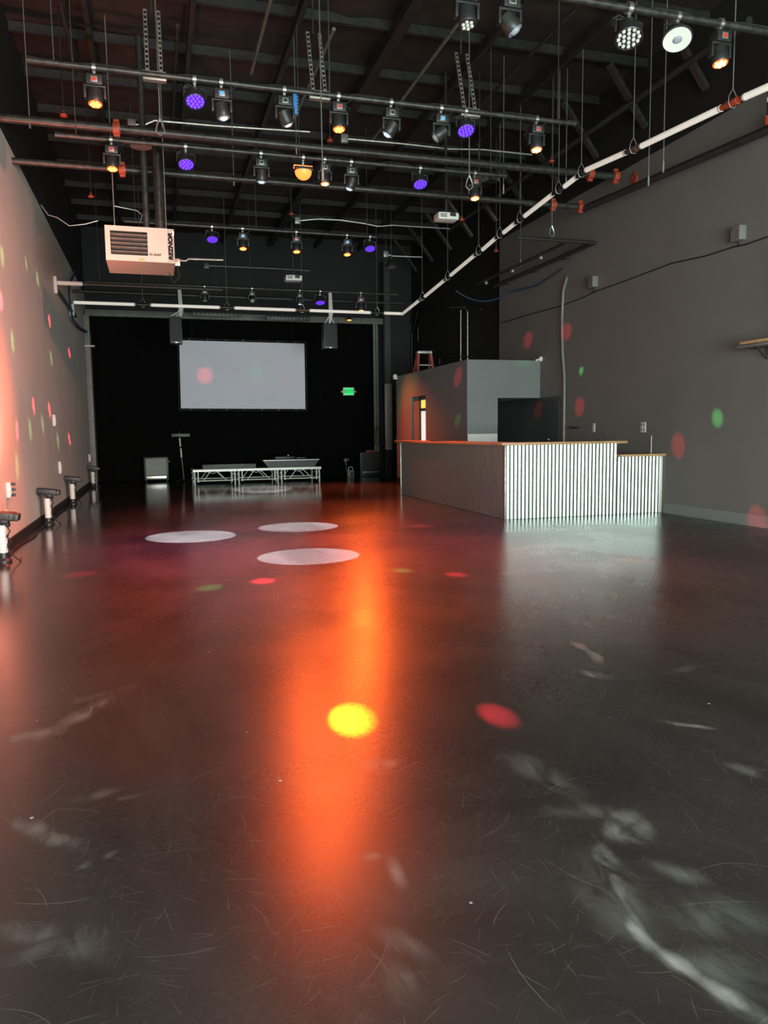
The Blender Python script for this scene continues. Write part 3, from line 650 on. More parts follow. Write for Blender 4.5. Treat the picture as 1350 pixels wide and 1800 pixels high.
b = MB(); b.lathe([(.001, -.040), (.044, -.040), (.03, -.06), (.001, -.065)], hp, 16); b.build('centre_lens', M_dark, rg)
b = MB(); b.tube([(-.15, 0, -.19), (-.15, 0, -.10), (0, 0, -.07), (.15, 0, -.10), (.15, 0, -.19)], .010, 6); b.build('yoke', M_black, rg)
amber(1265, 78, 0, 'amber-lit moving head at the top right corner on the nearest batten', 150, lens='yellow')
amber(0, 0, 9, 'added unseen moving head washing the left wall red', 3600, 58, (XL, 11.6, 2.0), tilt=(.2, .8), col=(1, .30, .21))  # unseen head, added to throw a soft red wash on the left wall
# front batten
amber(167, 165, 1, 'amber-lit moving head, leftmost on the front batten', 1900)
violet(343, 178, 1, 'violet-lit par light, left one on the front batten', 500)
t390 = dark(390, 195, 1, 'dark moving head with a blue display on the front batten', 'beam', (.0, -.2), M_dispblue)
t500 = dark(500, 185, 1, 'moving head with a blue lens and blue clamp on the front batten', 'beam', (.25, -.45))
b = MB(); b.box((.10, -.03, -.27), (.15, .05, -.04), .01)
for k_ in range(6): b.box((.145, -.03, -.26+k_*.036), (.165, .05, -.245+k_*.036), .004)
b.build('blue_clip', M_blue, t500)
amber(595, 210, 1, 'amber-lit moving head in the middle of the front batten', 2600)
t687 = dark(687, 205, 1, 'unlit moving head right of the middle amber light on the front batten', 'beam', (.25, .5))
dark(775, 240, 1, 'moving head tilted steeply left beside the right violet par light', 'offspot', (.3, .9), M_dispblue)
violet(818, 232, 1, 'violet-lit par light, right one on the front batten', 500)
amber(942, 245, 1, 'amber-lit moving head, rightmost on the front batten', 900, lens='yellow')
# middle batten
amber(197, 283, 2, 'amber-lit moving head, leftmost on the middle batten', 2200)
violet(327, 285, 2, 'violet-lit par light, left one on the middle batten', 900)
t459 = dark(459, 292, 2, 'dark square-faced moving head left of the glowing dome', 'beam', (.1, .0))
hot = amber(571, 318, 2, 'brightest yellow-amber moving head beside the glowing dome', 500, 70, (.6, 3.2, 0), 'yellow', (-.1, 0), M_dispoff, .9, (1, .11, .012))
spot(hot, loc_of(hot)+Vector((0, 0, -.44)), (2.3, 8.6, 0), 3600, AMB, 58, 1.0, .07)
t617 = dark(617, 305, 2, 'dark square-faced moving head right of the brightest amber light', 'beam', (.2, .3))
violet(738, 318, 2, 'violet-lit par light, right one on the middle batten', 500)
amber(834, 338, 2, 'amber-lit moving head, rightmost on the middle batten', 140, lens='yellow')
# dome effect light
dome = thing('dome_effect_light', (bx_(533, 300, 2), BAT[2][0], BAT[2][1]), 'glowing red-orange dome effect light on the middle batten', 'stage light', G[2]); clamp_part(dome)
b = MB(); b.box((-.13, -.09, -.20), (.13, .09, -.15), .01); b.build('base', M_black, dome)
b = MB(); b.tube([(-.14, 0, -.17), (-.14, 0, -.12), (.14, 0, -.12), (.14, 0, -.17)], .008, 6); b.build('handle', M_redglow, dome)
b = MB(); b.ball((0, 0, -.20), .125, half='low', seg=20); b.build('dome', M_redglow, dome)
dp = loc_of(dome)+Vector((0, 0, -.34))
spot(dome, dp, (.6, 3.2, 0), 430, (1, .09, .012), 70, .9, .10)
# far batten
violet(373, 420, 4, 'violet-lit par light, left one on the far batten', 160)
amber(427, 432, 4, 'small amber-lit moving head left of centre on the far batten', 2600, disp=M_dispblue)
amber(521, 432, 4, 'small amber-lit moving head in the middle of the far batten', 380, 46, (.75, 3.4, 0))
t610 = amber(610, 446, 4, 'small amber-lit moving head with blue display right on the far batten', 430, 46, (.9, 3.5, 0), disp=M_dispblue)
spot(t610, loc_of(t610)+Vector((0, 0, -.46)), (3.9, 13.2, 0), 2600, AMB, 74, 1.0, .07)
violet(650, 433, 4, 'violet-lit par light, right one on the far batten', 140)
# last batten
dark(360, 522, 5, 'small dark moving head left on the last batten', 'off', (.0, 0), None, .9)
dark(443, 520, 5, 'small moving head with white beads, second on the last batten', 'off', (-.9, 0), None, .9)
dark(527, 528, 5, 'small dark moving head under the far projector on the last batten', 'beam', (.0, 0), None, .9)
violet(563, 545, 5, 'small violet-lit par light beside the right hung speaker', 90, (-.3, 0), 1.2)
t634 = amber(634, 538, 5, 'round amber-lit light right of the hung speaker', 620, 44, (1.23, 4.7, 0), 'yellow', s=1.25)
spot(t634, loc_of(t634)+Vector((0, 0, -.6)), (4.4, 18.3, 0), 4200, AMB, 84, 1.0, .08)
tl = thing('floor_glow_lamp', ay(614, 562, 24.1), 'small orange lamp under the header beam beside the right hung speaker', 'stage light')
b = MB(); b.lathe([(.03, .09), (.06, .06), (.08, 0), (.075, -.01)], None, 14); b.build('body', M_black, tl)
b = MB(); b.lathe([(.001, -.004), (.07, -.004), (.06, -.02), (.001, -.03)], None, 14); b.build('lens', M_orange, tl)

# hard-edged white pools on the floor, thrown by the beam moving heads
def pool(t, px, py, r, power):
    p = loc_of(t)+Vector((0, 0, -.46)); g = az(px, py, 0); d = (g-p).length
    spot(t, p, g, power, (.80, .88, 1.0), math.degrees(2*math.atan(r/d)), .04, .008)
pool(t390, 337, 943, .62, 27000)
pool(t617, 526, 926, .60, 22000)
pool(t687, 545, 977, .58, 24000)
pool(t459, 462, 860, .75, 110000)

# coloured dots thrown by the dome
RED, GRN, YEL = (1, .03, .05), (.12, 1, .18), (.13, 1, .02)
def dot(p, size, power, col, blend=.8):
    d = (Vector(p)-dp).length; spot(dome, dp, p, power*d*d, col, math.degrees(2*math.atan(size/2/d)), blend, .004)
for x, y in ((2, 530), (32, 523), (59, 535), (87, 565), (122, 620), (59, 713), (87, 720), (30, 757), (122, 772)): dot(ax(x, y, XL), .24, 420, RED, .6)
for x, y in ((4, 450), (25, 455), (45, 465), (66, 490), (22, 600), (45, 583), (65, 600), (90, 630), (53, 755), (75, 745), (102, 775), (30, 820)): dot(ax(x, y, XL), .34, 26, (.5, 1, .25), .9)
for x, y in ((928, 598), (996, 583), (948, 722), (1019, 715), (1192, 783), (1333, 915)): dot(ax(x, y, XR), .42, 42, RED, .7)
for x, y, s in ((1022, 652, .2), (1261, 735, .3)): dot(ax(x, y, XR), s, 70, GRN, .9)
dot(ax(805, 662, BX), .42, 42, RED, .7); dot(ax(805, 738, BX), .3, 15, GRN, .9); dot(ax(716, 690, BX), 1.1, 12, GRN, 1.0); dot(ay(918, 634, BY0), .3, 20, GRN, .9)
for x, y, s, p, c_ in ((360, 660, .62, 16, RED), (450, 655, .6, 2.4, GRN), (500, 668, .3, 3, RED)): dot(ay(x, y, 24.4), s, p, c_, .9)
for x, y, s, p, c_ in ((620, 1263, .28, 60, YEL), (875, 1257, .22, 420, RED), (462, 1021, .3, 800, RED), (370, 1033, .28, 160, GRN), (802, 1010, .26, 800, RED), (140, 1010, .4, 420, RED), (707, 1003, .24, 150, GRN), (740, 925, .4, 350, RED), (1110, 985, .4, 260, (1, .25, .05))): dot(az(x, y, 0), s, p, c_, 1.0)
dot(ax(850, 893, FX0), .3, 10, RED); dot(az(760, 775, HT+.04), .25, 60, RED); dot(az(805, 776, HT+.04), .25, 60, RED); dot(az(785, 775, HT+.04), .2, 30, GRN)

# ------------------------------------------------------------------ white tube run
def tube_light(p, q, label):
    p, q = Vector(p), Vector(q); d = (q-p).normalized()
    t = thing('tube_light', p, label, 'tube light', 'white hanging tubes')
    b = MB(); b.tube([d*.03, q-p-d*.03], .04, 14); b.build('diffuser', M_tube, t)
    b = MB(); b.tube([Vector((0, 0, 0)), d*.03], .042, 14); b.build('end_cap', M_offwhite, t)
    b = MB(); b.tube([q-p-d*.03, q-p], .042, 14); b.build('end_cap', M_offwhite, t)
def hanger(p, topz, label, coup_dir=None, half=.2, cm=None):
    t = thing('hanger_cable', p, label, 'hanger', 'cables holding the tubes')
    b = MB(); b.tube([(0, 0, .16), (0, 0, topz-p[2])], .007, 5); b.build('wire', M_wire, t)
    b = MB(); b.tube([(0, 0, .16), (.05, 0, .08), (.062, 0, 0), (.03, 0, -.055), (-.03, 0, -.055), (-.062, 0, 0), (-.05, 0, .08), (0, 0, .16)], .006, 5); b.build('loop', M_wire, t)
    if coup_dir is not None:
        b = MB(); b.tube([coup_dir*-half, coup_dir*half], .034, 10); b.build('coupling_rod', cm or M_steel, t)
        b = MB(); b.tube([coup_dir*-half*.5, coup_dir*half*.5], .045, 10); b.build('coupling_sleeve', cm or M_black, t)
TX = 6.7
segs = [((1420, 122), (1308, 171)), ((1268, 190), (1127, 257)), ((1100, 268), (1030, 299)), ((1014, 311), (992, 328)), ((972, 341), (922, 380)), ((906, 392), (885, 409)), ((872, 418), (848, 439)), ((835, 448), (792, 484)), ((782, 492), (747, 521)), ((738, 527), (707, 552))]
ordn = ['first', 'second', 'third', 'fourth', 'fifth', 'sixth', 'seventh', 'eighth', 'ninth', 'last']
prev = None
for i, (a, c_) in enumerate(segs):
    p, q = ax(*a, TX), ax(*c_, TX)
    tube_light(p, q, '%s white tube from the top right corner in the receding right-hand run' % ordn[i])
    if prev is not None:
        mid = (prev+p)/2; dv = (p-prev); hanger(mid, 7.45, 'cable and coupling before the %s tube of the receding right-hand run' % ordn[i], dv.normalized(), dv.length/2, {1: M_red, 2: M_copper}.get(i))
    prev = q
CY = ax(707, 552, TX).y
bs = [(128, 238), (264, 387), (411, 520), (543, 652), (674, 706)]
on2 = ['leftmost', 'second from left', 'middle', 'second from right', 'short rightmost']; prev = None
for i, (a, c_) in enumerate(bs):
    fy = lambda x: 531.5 + (x-128)*(551.5-531.5)/(707-128)
    p, q = ay(a, fy(a), CY), ay(c_, fy(c_), CY)
    tube_light(p, q, '%s white tube in the row across the back' % on2[i])
    if prev is not None:
        mid = (prev+p)/2; dv = p-prev; hanger(mid, 7.45, 'cable and coupling left of the %s tube across the back' % on2[i], dv.normalized(), dv.length/2, {3: M_copper}.get(i))
    prev = q
# left-wall arm of white tube on brackets
la = thing('wall_bracket_arm', (XL, ax(95, 497, XL).y, ax(95, 497, XL).z), 'white bracket with a pipe arm high on the left wall', 'bracket')
b = MB(); b.box((0, -.08, -.22), (.06, .08, .12), .01); b.build('wall_plate', M_offwhite, la)
b = MB(); b.tube([(.05, 0, 0), (.55, .0, 0)], .045); b.build('white_arm', M_white, la)
b = MB(); b.tube([(.55, 0, 0), (3.4, 0, 0)], .04); b.build('black_arm', M_steel, la)
b = MB(); b.tube([(.05, .1, -.12), (.05, 3.8, -.12)], .035); b.build('wall_rail', M_steelw, la)
for i, (px, py) in enumerate(((123, 545), (147, 579))):
    q = ax(px, py, XL)
    b = MB(); b.box((0, q.y-la.location.y-.08, q.z-la.location.z-.14), (.10, q.y-la.location.y+.08, q.z-la.location.z+.14), .01); b.build('bracket_block', M_offwhite, la)
tag(MB().tube([ax(*p, XL+.10) for p in ((133, 475), (122, 500), (121, 520), (125, 545), (128, 562), (140, 575), (155, 585), (160, 600), (163, 620), (172, 630))], .024, 6).build('wall_cable_bundle', M_bluecable), 'dark blue cable bundle draping down the far left wall', 'cable')
tag(MB().tube([ax(*p, XL+.06) for p in ((128, 560), (137, 576), (150, 584), (155, 600), (157, 640), (160, 700), (163, 760), (166, 815))], .016, 6).build('wall_cable', M_rubber), 'thin black cable running down the far left wall to the floor', 'cable')

# free hooks and spare cables under the roof
def drop(px, py, Y, top, label, hook=False):
    q = ay(px, py, Y); t = thing('drop_cable', q, label, 'cable', 'drop cables')
    b = MB(); b.tube([(0, 0, .18 if hook else 0), (0, 0, top-q.z)], .007, 5); b.build('wire', M_wire, t)
    if hook:
        b = MB(); b.tube([(0, 0, .18), (-.035, 0, .10), (-.05, 0, .03), (0, 0, -.02), (.05, 0, .03), (.035, 0, .10), (0, 0, .18)], .009, 6); b.build('carabiner', M_chrome, t)
    else:
        b = MB(); b.tube([(0, 0, .05), (0, 0, -.10)], .014, 6); b.build('ferrule', M_galv, t)
drop(825, 332, 9.85, 7.45, 'cable ending in a carabiner below the right violet par light', True)
drop(52, 212, 12.0, 7.45, 'cable dropping to the thick pipe near the left wall')
drop(282, 235, 9.8, 7.45, 'cable with a hook below the leftmost strut hanger', True)
drop(411, 315, 12.85, 7.45, 'cable dropping to the shiny-edged pipe left of the square moving head')
drop(521, 262, 12.0, 7.45, 'cable dropping to the thick pipe below the blue clamp')
drop(567, 305, 9.3, 7.8, 'cable hanging from the middle strut hanger')
drop(995, 318, 12.0, 7.45, 'cable dropping to the right end of the thick pipe')
drop(1140, 315, 9.9, 7.8, 'cable right of the red couplings over the right wall')
drop(1166, 290, 9.5, 7.8, 'second cable over the right wall')
drop(970, 415, 12.7, 7.8, 'cable with hook below the shiny-edged pipe by the right wall', True)
drop(885, 330, 12.2, 7.62, 'cable hanging left of the third knee brace')
drop(915, 460, 16.0, 7.8, 'long cable dropping behind the receding tubes')
q = ay(1255, 225, 8.6); t = thing('pipe_drop_fitting', (8.05, 8.75, 5.45), 'black drop fitting with a red coupling on the right wall pipe', 'fitting')
b = MB(); b.tube([(0, 0, .05), (0, 0, .50)], .028); b.build('stem', M_black, t); b = MB(); b.tube([(0, 0, .30), (0, 0, .36)], .031); b.build('white_band', M_white, t)
b = MB(); b.tube([(0, 0, .0), (0, 0, .12)], .05); b.build('coupling', M_red, t)

# ------------------------------------------------------------------ space heater
hx0, hx1, hy, hz0, hz1 = -.58, .385, 12.0, 3.955, 4.445
ht = thing('space_heater', ((hx0+hx1)/2, hy, hz0), 'cream louvred gas heater hung under the roof on the left', 'heater')
W, Hh = hx1-hx0, hz1-hz0; hw = W/2; D = .95
lx0, lx1, lz0, lz1 = -hw+.07, -hw+.585, .085, Hh-.07     # louvre opening
b = MB(); b.box((-hw, 0.02, 0), (hw, D, .012)); b.box((-hw, .02, Hh-.012), (hw, D, Hh)); b.box((-hw, .02, .012), (-hw+.012, D, Hh-.012)); b.box((hw-.012, .10, .012), (hw, D, Hh-.012)); b.box((-hw, D-.012, 0), (hw, D, Hh)); b.build('casing', M_cream, ht, smooth=False)
b = MB(); b.box((-hw, 0, 0), (lx0, .02, Hh)); b.box((lx0, 0, 0), (lx1, .02, lz0)); b.box((lx0, 0, lz1), (lx1, .02, Hh)); b.box((lx1, 0, 0), (hw-.10, .02, Hh))
b.prism([(hw-.10, 0, 0), (hw, .07, 0), (hw, .10, 0), (hw-.10, .02, 0)], (0, 0, Hh)); b.build('front_panel', M_cream, ht, smooth=False)
b = MB(); b.box((lx0, .14, lz0), (lx1, .15, lz1)); b.build('throat', M_heatdark, ht)
for i in range(5):
    z_ = lz0+.035+i*(lz1-lz0-.03)/5
    b = MB(); b.box((lx0+.004, .01, z_), (lx1-.004, .08, z_+.014), .003, Matrix.Rotation(-.38, 3, 'X')); b.build('louver', M_louver, ht)
text_mesh('REZNOR', .098, M_letter, 'lettering', ht, Matrix.Translation((hw-.052, .030, Hh*.50)) @ Matrix.Rotation(math.atan2(.07, .10), 4, 'Z') @ Matrix.Rotation(PI/2, 4, 'X') @ Matrix.Rotation(PI/2, 4, 'Z'), .002, .006)
text_mesh('V3 UDAP', .042, M_letter, 'model_lettering', ht, Matrix.Translation((lx1+.10, -.002, .105)) @ Matrix.Rotation(PI/2, 4, 'X'), .001, .002)
b = MB(); b.box((lx1-.13, -.003, .015), (lx1-.05, 0, .045)); b.build('sticker', M_orangetag, ht)
b = MB(); b.tube([(.30, .5, Hh), (.30, .5, Hh+1.2), (.30, .9, Hh+1.6)], .075, 14); b.build('flue', M_steelw, ht)
b = MB(); b.tube([(.10, .6, Hh), (.10, .6, 3.4)], .05, 10); b.build('vent_pipe', M_steelw, ht)
for xx in (-.35, .38):
    b = MB(); b.tube([(xx, .2, Hh), (xx, .2, 3.45)], .008, 6); b.build('hanging_rod', M_wire, ht)
b = MB(); b.tube([(hw, .5, .15), (hw+.18, .5, .15), (hw+.22, .5, .18), (hw+.75, .5, .19)], .016, 8); b.box((hw, .46, .06), (hw+.09, .54, .17), .006); b.build('gas_line', M_galv, ht)
b = MB(); b.tube([(hw+.04, .5, .08), (hw+.08, .45, -.1), (hw-.02, .4, -.22), (hw-.08, .5, -.05)], .008, 6); b.build('control_cable', M_rubber, ht)

# ------------------------------------------------------------------ projectors
def projector(loc, label, topz, w_=.38):
    t = thing('projector', loc, label, 'projector', 'ceiling projectors')
    b = MB(); b.box((-w_/2, -.14, -.06), (w_/2, .14, .06), .025); b.build('body', M_white, t)
    b = MB(); b.lathe([(.04, 0), (.042, .03), (.03, .03), (.028, .01)], Matrix.Translation((w_*.25, .14, 0)) @ Matrix.Rotation(-PI/2, 4, 'X'), 14); b.build('lens', M_black, t)
    b = MB()
    for i in range(5): b.box((-w_*.42, -.143, -.03+i*.014), (-w_*.1, -.138, -.023+i*.014))
    b.build('vents', M_black, t)
    b = MB(); b.box((.02, -.146, -.01), (.13, -.139, .05), .005); b.build('socket_panel', M_black, t)
    b = MB(); b.box((-.09, -.09, .06), (.09, .09, .09), .008); b.build('mount_plate', M_black, t)
    b = MB(); b.tube([(0, 0, .08), (0, 0, topz-loc[2])], .026, 10); b.build('pole', M_black, t)
    return t
projector(Vector((5.08, 13.0, 5.18)), 'white projector on a black pole near the receding tubes', 7.8)
projector(Vector((3.22, 18.0, 5.0)), 'white projector hung above the back row of tubes', 7.8)
# loose galvanised conduit runs on the joists with junction boxes
def run(pts, Y, label, m=M_galv):
    t = thing('ceiling_conduit', ay(*pts[0], Y), label, 'conduit'); o = Vector(t.location)
    b = MB(); b.tube([ay(x, y, Y)-o for x, y in pts], .016, 6); b.build('conduit', m, t)
    b = MB(); b.box((-.09, -.04, -.07), (.03, .04, .07), .006); b.build('junction_box', M_steelw if m is M_steelw else M_galv, t)
run([(235, 219), (255, 219), (272, 212), (375, 221), (420, 224), (545, 232)], 13.1, 'bare conduit with a junction box under the front batten on the left')
run([(525, 388), (560, 385), (600, 387), (640, 393), (665, 398), (690, 396), (790, 402)], 17.5, 'pale wavy conduit under the roof left of the pole-mounted projector')
run([(680, 447), (690, 450), (742, 452)], 18.5, 'short bent pale conduit above the small round fixture')
run([(608, 244), (700, 252), (790, 262), (850, 263), (935, 272)], 13.2, 'bare conduit under the right half of the front batten')
run([(365, 467), (500, 473), (545, 476)], 19.5, 'faint conduit under the roof behind the far batten', M_steelw)
rl = thing('round_fixture', ay(688, 468, 18.0), 'small round black fixture hanging before the receding tubes', 'fixture')
b = MB(); b.lathe([(.03, .16), (.08, .12), (.15, .0), (.15, -.02), (.13, -.03)], None, 18); b.build('shade', M_black, rl)
b = MB(); b.lathe([(.04, -.03), (.12, -.03), (.12, -.035), (.04, -.035)], None, 18); b.build('face', M_louver, rl)
b = MB(); b.tube([(0, 0, .15), (0, 0, 7.64-rl.location.z)], .010, 6); b.build('stem', M_steel, rl)
for px, py, Y, n in ((248, 258, 12.4, 'pale round disc speaker under the thick pipe on the left'), (843, 315, 12.4, 'pale round disc speaker beside the rightmost light of the middle batten')):
    t = thing('ceiling_disc', ay(px, py, Y), n, 'ceiling disc', 'round ceiling discs')
    b = MB(); b.lathe([(.05, .05), (.15, .02), (.16, 0), (.12, -.01), (.001, -.012)], None, 20); b.build('disc', M_louver, t)
    b = MB(); b.tube([(0, 0, .04), (0, 0, 7.4-t.location.z)], .01, 6); b.build('rod', M_steel, t)

# ------------------------------------------------------------------ hung speakers, LED bars
def hung_speaker(px0, py0, px1, py1, Y, label, cab):
    p, q = ay(px0, py0, Y), ay(px1, py1, Y); w_, h_ = q.x-p.x, p.z-q.z
    t = thing('hung_speaker', ((p.x+q.x)/2, Y, q.z), label, 'speaker', 'hung speakers')
    b = MB(); b.box((-w_/2, 0, 0), (w_/2, .34, h_), .02); b.build('cabinet', M_black, t)
    b = MB(); b.box((-w_/2+.025, -.012, .06), (w_/2-.025, 0, h_-.03), .006); b.build('grille', M_grille, t)
    b = MB(); b.box((-.04, -.018, .02), (.04, -.010, .04), .002); b.build('badge', M_chrome, t)
    b = MB(); b.prism([(-.04+cab, -.1, 5.24-q.z), (.04+cab, -.1, 5.24-q.z), (.07+cab, -.1, h_+.25), (.02+cab, .02, h_-.005), (-.02+cab, .02, h_-.005)], (0, .04, 0)); b.build('hanging_bracket', M_offwhite, t)
    for i in range(3):
        b = MB(); b.tube([(-.14+.14*i, .12, h_), (-.05+.06*i+cab, .06, h_+.12), (.02+cab+.03*i, .08, h_+.26)], .012, 6); b.build('safety_cable', M_white, t)
    return t
hung_speaker(297, 556, 321, 604, 20.68, 'black speaker hung left over the corner of the screen', .12)
hung_speaker(569, 568, 594, 613, 20.68, 'black speaker hung right of the screen beside the violet light', -.02)
for px0, px1, py, n in ((338, 425, 551, 'left'), (468, 545, 558, 'right')):
    p, q = ay(px0, py, 22.6), ay(px1, py+2, 22.6); t = thing('led_bar', p, '%s dark dotted LED bar behind the back row of tubes' % n, 'led bar', 'LED bars')
    Lb = (q-p).length
    b = MB(); b.box((0, -.05, -.06), (Lb, .05, .06), .008); b.build('housing', M_black, t)
    b = MB()
    b.tube([(Lb*.5, 0, .05), (Lb*.5, 0, 7.6-p.z)], .006, 5); b.build('hanger_wire', M_dkwire, t)
    for i in range(12): cached('ledb', 'led_lens', M_ledoff, lambda b: b.ball((0, 0, 0), .018, seg=8), t).location = (Lb*(i+.5)/12, -.055, 0)

# ------------------------------------------------------------------ stage
SX, SY, SZ = .96, 21.95, .44
def deck(i, label):
    t = thing('stage_deck', (SX+1.225*i, SY, 0), label, 'stage deck', 'stage decks in a row'); w_, d_ = 1.215, 1.215
    cached('dtop', 'deck_top', M_deck, lambda b: b.box((.03, .03, SZ-.015), (w_-.03, d_-.03, SZ), .003), t)
    cached('dedge', 'edge_frame', M_alu, lambda b: (b.box((0, 0, SZ-.065), (w_, .035, SZ)), b.box((0, d_-.035, SZ-.065), (w_, d_, SZ)), b.box((0, .035, SZ-.065), (.035, d_-.035, SZ)), b.box((w_-.035, .035, SZ-.065), (w_, d_-.035, SZ))), t)
    for k_, y_ in enumerate((.03, d_-.03)):
        cached('drail%d' % k_, 'lower_rail', M_alu, lambda b, y_=y_: b.tube([(.10, y_, .12), (w_-.10, y_, .12)], .018), t)
        cached('dtr%d' % k_, 'truss_brace', M_alu, lambda b, y_=y_: (b.tube([(.28, y_, .12), (.47, y_, SZ-.07)], .013, 6), b.tube([(w_-.28, y_, .12), (w_-.53, y_, SZ-.07)], .013, 6), b.tube([(.40, y_, SZ-.07), (.55, y_+.05, SZ-.12), (w_-.5, y_, SZ-.07)], .008, 6)), t)
    for k_, x_ in enumerate((.03, w_-.03)):
        cached('dside%d' % k_, 'side_rail', M_alu, lambda b, x_=x_: (b.tube([(x_, .1, .12), (x_, d_-.1, .12)], .018), b.tube([(x_, .1, .25), (x_, d_-.1, .25)], .014)), t)
    for k_, (x_, y_) in enumerate(((.05, .05), (w_-.05, .05), (.05, d_-.05), (w_-.05, d_-.05))):
        cached('dleg%d' % k_, 'leg', M_alu, lambda b, x_=x_, y_=y_: (b.tube([(x_, y_, 0), (x_, y_, SZ-.06)], .022), b.ball((x_-.03, y_-.02, .3), .022), b.ball((x_-.03, y_-.02, .14), .022)), t)
    for k_, x_ in enumerate((.14, w_-.14)):
        cached('dup%d' % k_, 'upright', M_alu, lambda b, x_=x_: b.tube([(x_, .03, .08), (x_, .03, SZ-.06)], .022), t)
for i, n in enumerate(('left', 'middle', 'right')): deck(i, '%s of three low white-framed stage decks' % n)
def topdeck(x0, x1, y0, y1, z0, z1, label, m_edge, ins=.0):
    t = thing('stacked_deck', ((x0+x1)/2, (y0+y1)/2, z0), label, 'stage deck'); a, c_ = (x1-x0)/2, (y1-y0)/2; h_ = z1-z0
    b = MB(); b.prism([(-a+ins, -c_, 0), (a-ins, -c_, 0), (a, -c_, h_), (-a, -c_, h_)], (0, 2*c_, 0)); b.build('panel', M_deck, t, smooth=False)
    b = MB(); b.box((-a-.01, -c_-.02, h_-.001), (a+.01, -c_+.01, h_+.025), .003); b.build('edge_strip', m_edge, t)
topdeck(1.25, 2.75, 22.2, 23.0, SZ, SZ+.10, 'flat dark panel lying on the left stage deck', M_steelw)
topdeck(2.95, 4.58, 22.05, 23.0, SZ, SZ+.20, 'dark deck with a white front edge stacked on the right stage deck', M_alu, .14)
t = thing('folded_gear', (3.7, 22.6, SZ+.225), 'small heap of dark gear on top of the stacked deck', 'equipment')
b = MB(); b.box((-.35, -.15, 0), (.25, .15, .08), .02); b.build('case', M_black, t); b = MB(); b.ball((.05, -.1, .11), .035); b.build('knob', M_chrome, t); b = MB(); b.box((.3, -.1, 0), (.6, .15, .05), .015); b.build('pad', M_black, t)

# ------------------------------------------------------------------ back line gear
am = thing('guitar_cabinet', ((-.02), 24.15, 0), 'black cabinet with a grey grille and silver strip left of the stage', 'amplifier')
b = MB(); b.box((-.36, 0, .06), (.36, .38, .76), .02); b.build('case', M_black, am)
b = MB(); b.box((-.30, -.012, .20), (.29, 0, .71), .004); b.build('grille', M_grillegrey, am)
b = MB(); b.box((-.30, -.016, .10), (.29, 0, .18), .004); b.build('silver_strip', M_silver, am)
for x_ in (-.3, .3):
    b = MB(); b.lathe([(.03, 0), (.03, .06)], Matrix.Translation((x_, .04, 0)), 10); b.lathe([(.03, 0), (.03, .06)], Matrix.Translation((x_, .33, 0)), 10); b.build('feet', M_rubber, am)
b = MB(); b.ball((.38, .05, .62), .03); b.build('corner_knob', M_chrome, am)
ms = thing('music_stand', (.77, 23.6, 0), 'thin silver stand with a dark cross bar left of the stage', 'stand')
b = MB(); b.tube([(0, 0, .02), (-.05, 0, .75)], .017); b.build('lower_pole', M_greysteel, ms)
b = MB(); b.tube([(-.05, 0, .75), (-.065, 0, 1.02)], .024); b.build('white_section', M_white, ms)
b = MB(); b.tube([(-.07, 0, 1.07), (-.085, 0, 1.33)], .022); b.build('upper_white_section', M_white, ms)
b = MB(); b.tube([(-.065, 0, 1.02), (-.09, 0, 1.42), (-.09, 0, 1.52)], .018); b.build('upper_pole', M_black, ms)
b = MB(); b.box((-.32, -.02, 1.36), (.22, .02, 1.46), .01); b.build('cross_bar', M_black, ms)
for a in range(3):
    an = a*2*PI/3+.5; b = MB(); b.bar((0, 0, .10), (.28*math.cos(an), .28*math.sin(an), .015), .025); b.build('foot', M_black, ms)
sp = thing('floor_speaker', (6.72, 24.0, 0), 'large black speaker cabinet on the floor by the column', 'speaker')
b = MB(); b.box((-.36, 0, 0), (.36, .45, .78), .02); b.build('case', M_black, sp)
b = MB(); b.box((-.31, -.012, .20), (.27, 0, .73), .004); b.build('grille', M_grille, sp)
b = MB(); b.box((-.26, -.02, .125), (.25, -.002, .145), .003); b.ball((-.27, -.02, .135), .03); b.build('light_strip', M_silver, sp)
tr = thing('red_gear_box', (6.75, 24.15, .782), 'small red-edged box lying on the floor speaker', 'equipment')
b = MB(); b.box((-.18, -.12, 0), (.16, .12, .06), .012); b.build('case', M_ladder, tr)
b = MB(); b.ball((.1, -.1, .07), .02); b.build('knob', M_chrome, tr)
la2 = thing('floor_device', (5.98, 23.9, 0), 'small lantern-like device with a handle on the floor right of the stage', 'equipment')
b = MB(); b.box((-.10, -.08, 0), (.12, .08, .22), .02); b.build('body', M_greysteel, la2)
b = MB(); b.box((-.02, -.085, .03), (.08, -.078, .16), .004); b.build('window', M_black, la2)
b = MB(); b.tube([(-.06, 0, .21), (-.04, 0, .30), (.03, 0, .33), (.08, 0, .30), (.09, 0, .21)], .01, 6); b.build('handle', M_wire, la2)
b = MB(); b.tube([(-.1, .05, .2), (-.12, .05, .5)], .012, 6); b.ball((-.13, .05, .54), .07); b.ball((-.05, .05, .56), .04); b.build('lamp_neck', M_greysteel, la2)
jb = thing('wall_box', ax(690, 769, 7.9), 'small grey electrical box beside the service room corner', 'electrical box')
jb.location = (7.75, 24.0, 1.2)
b = MB(); b.box((-.16, -.05, -.12), (.16, .05, .12), .01); b.build('box', M_greysteel, jb); b = MB(); b.tube([(0, 0, -.12), (0, 0, -.5), (.05, 0, -.6)], .012, 6); b.build('cable_tail', M_rubber, jb)

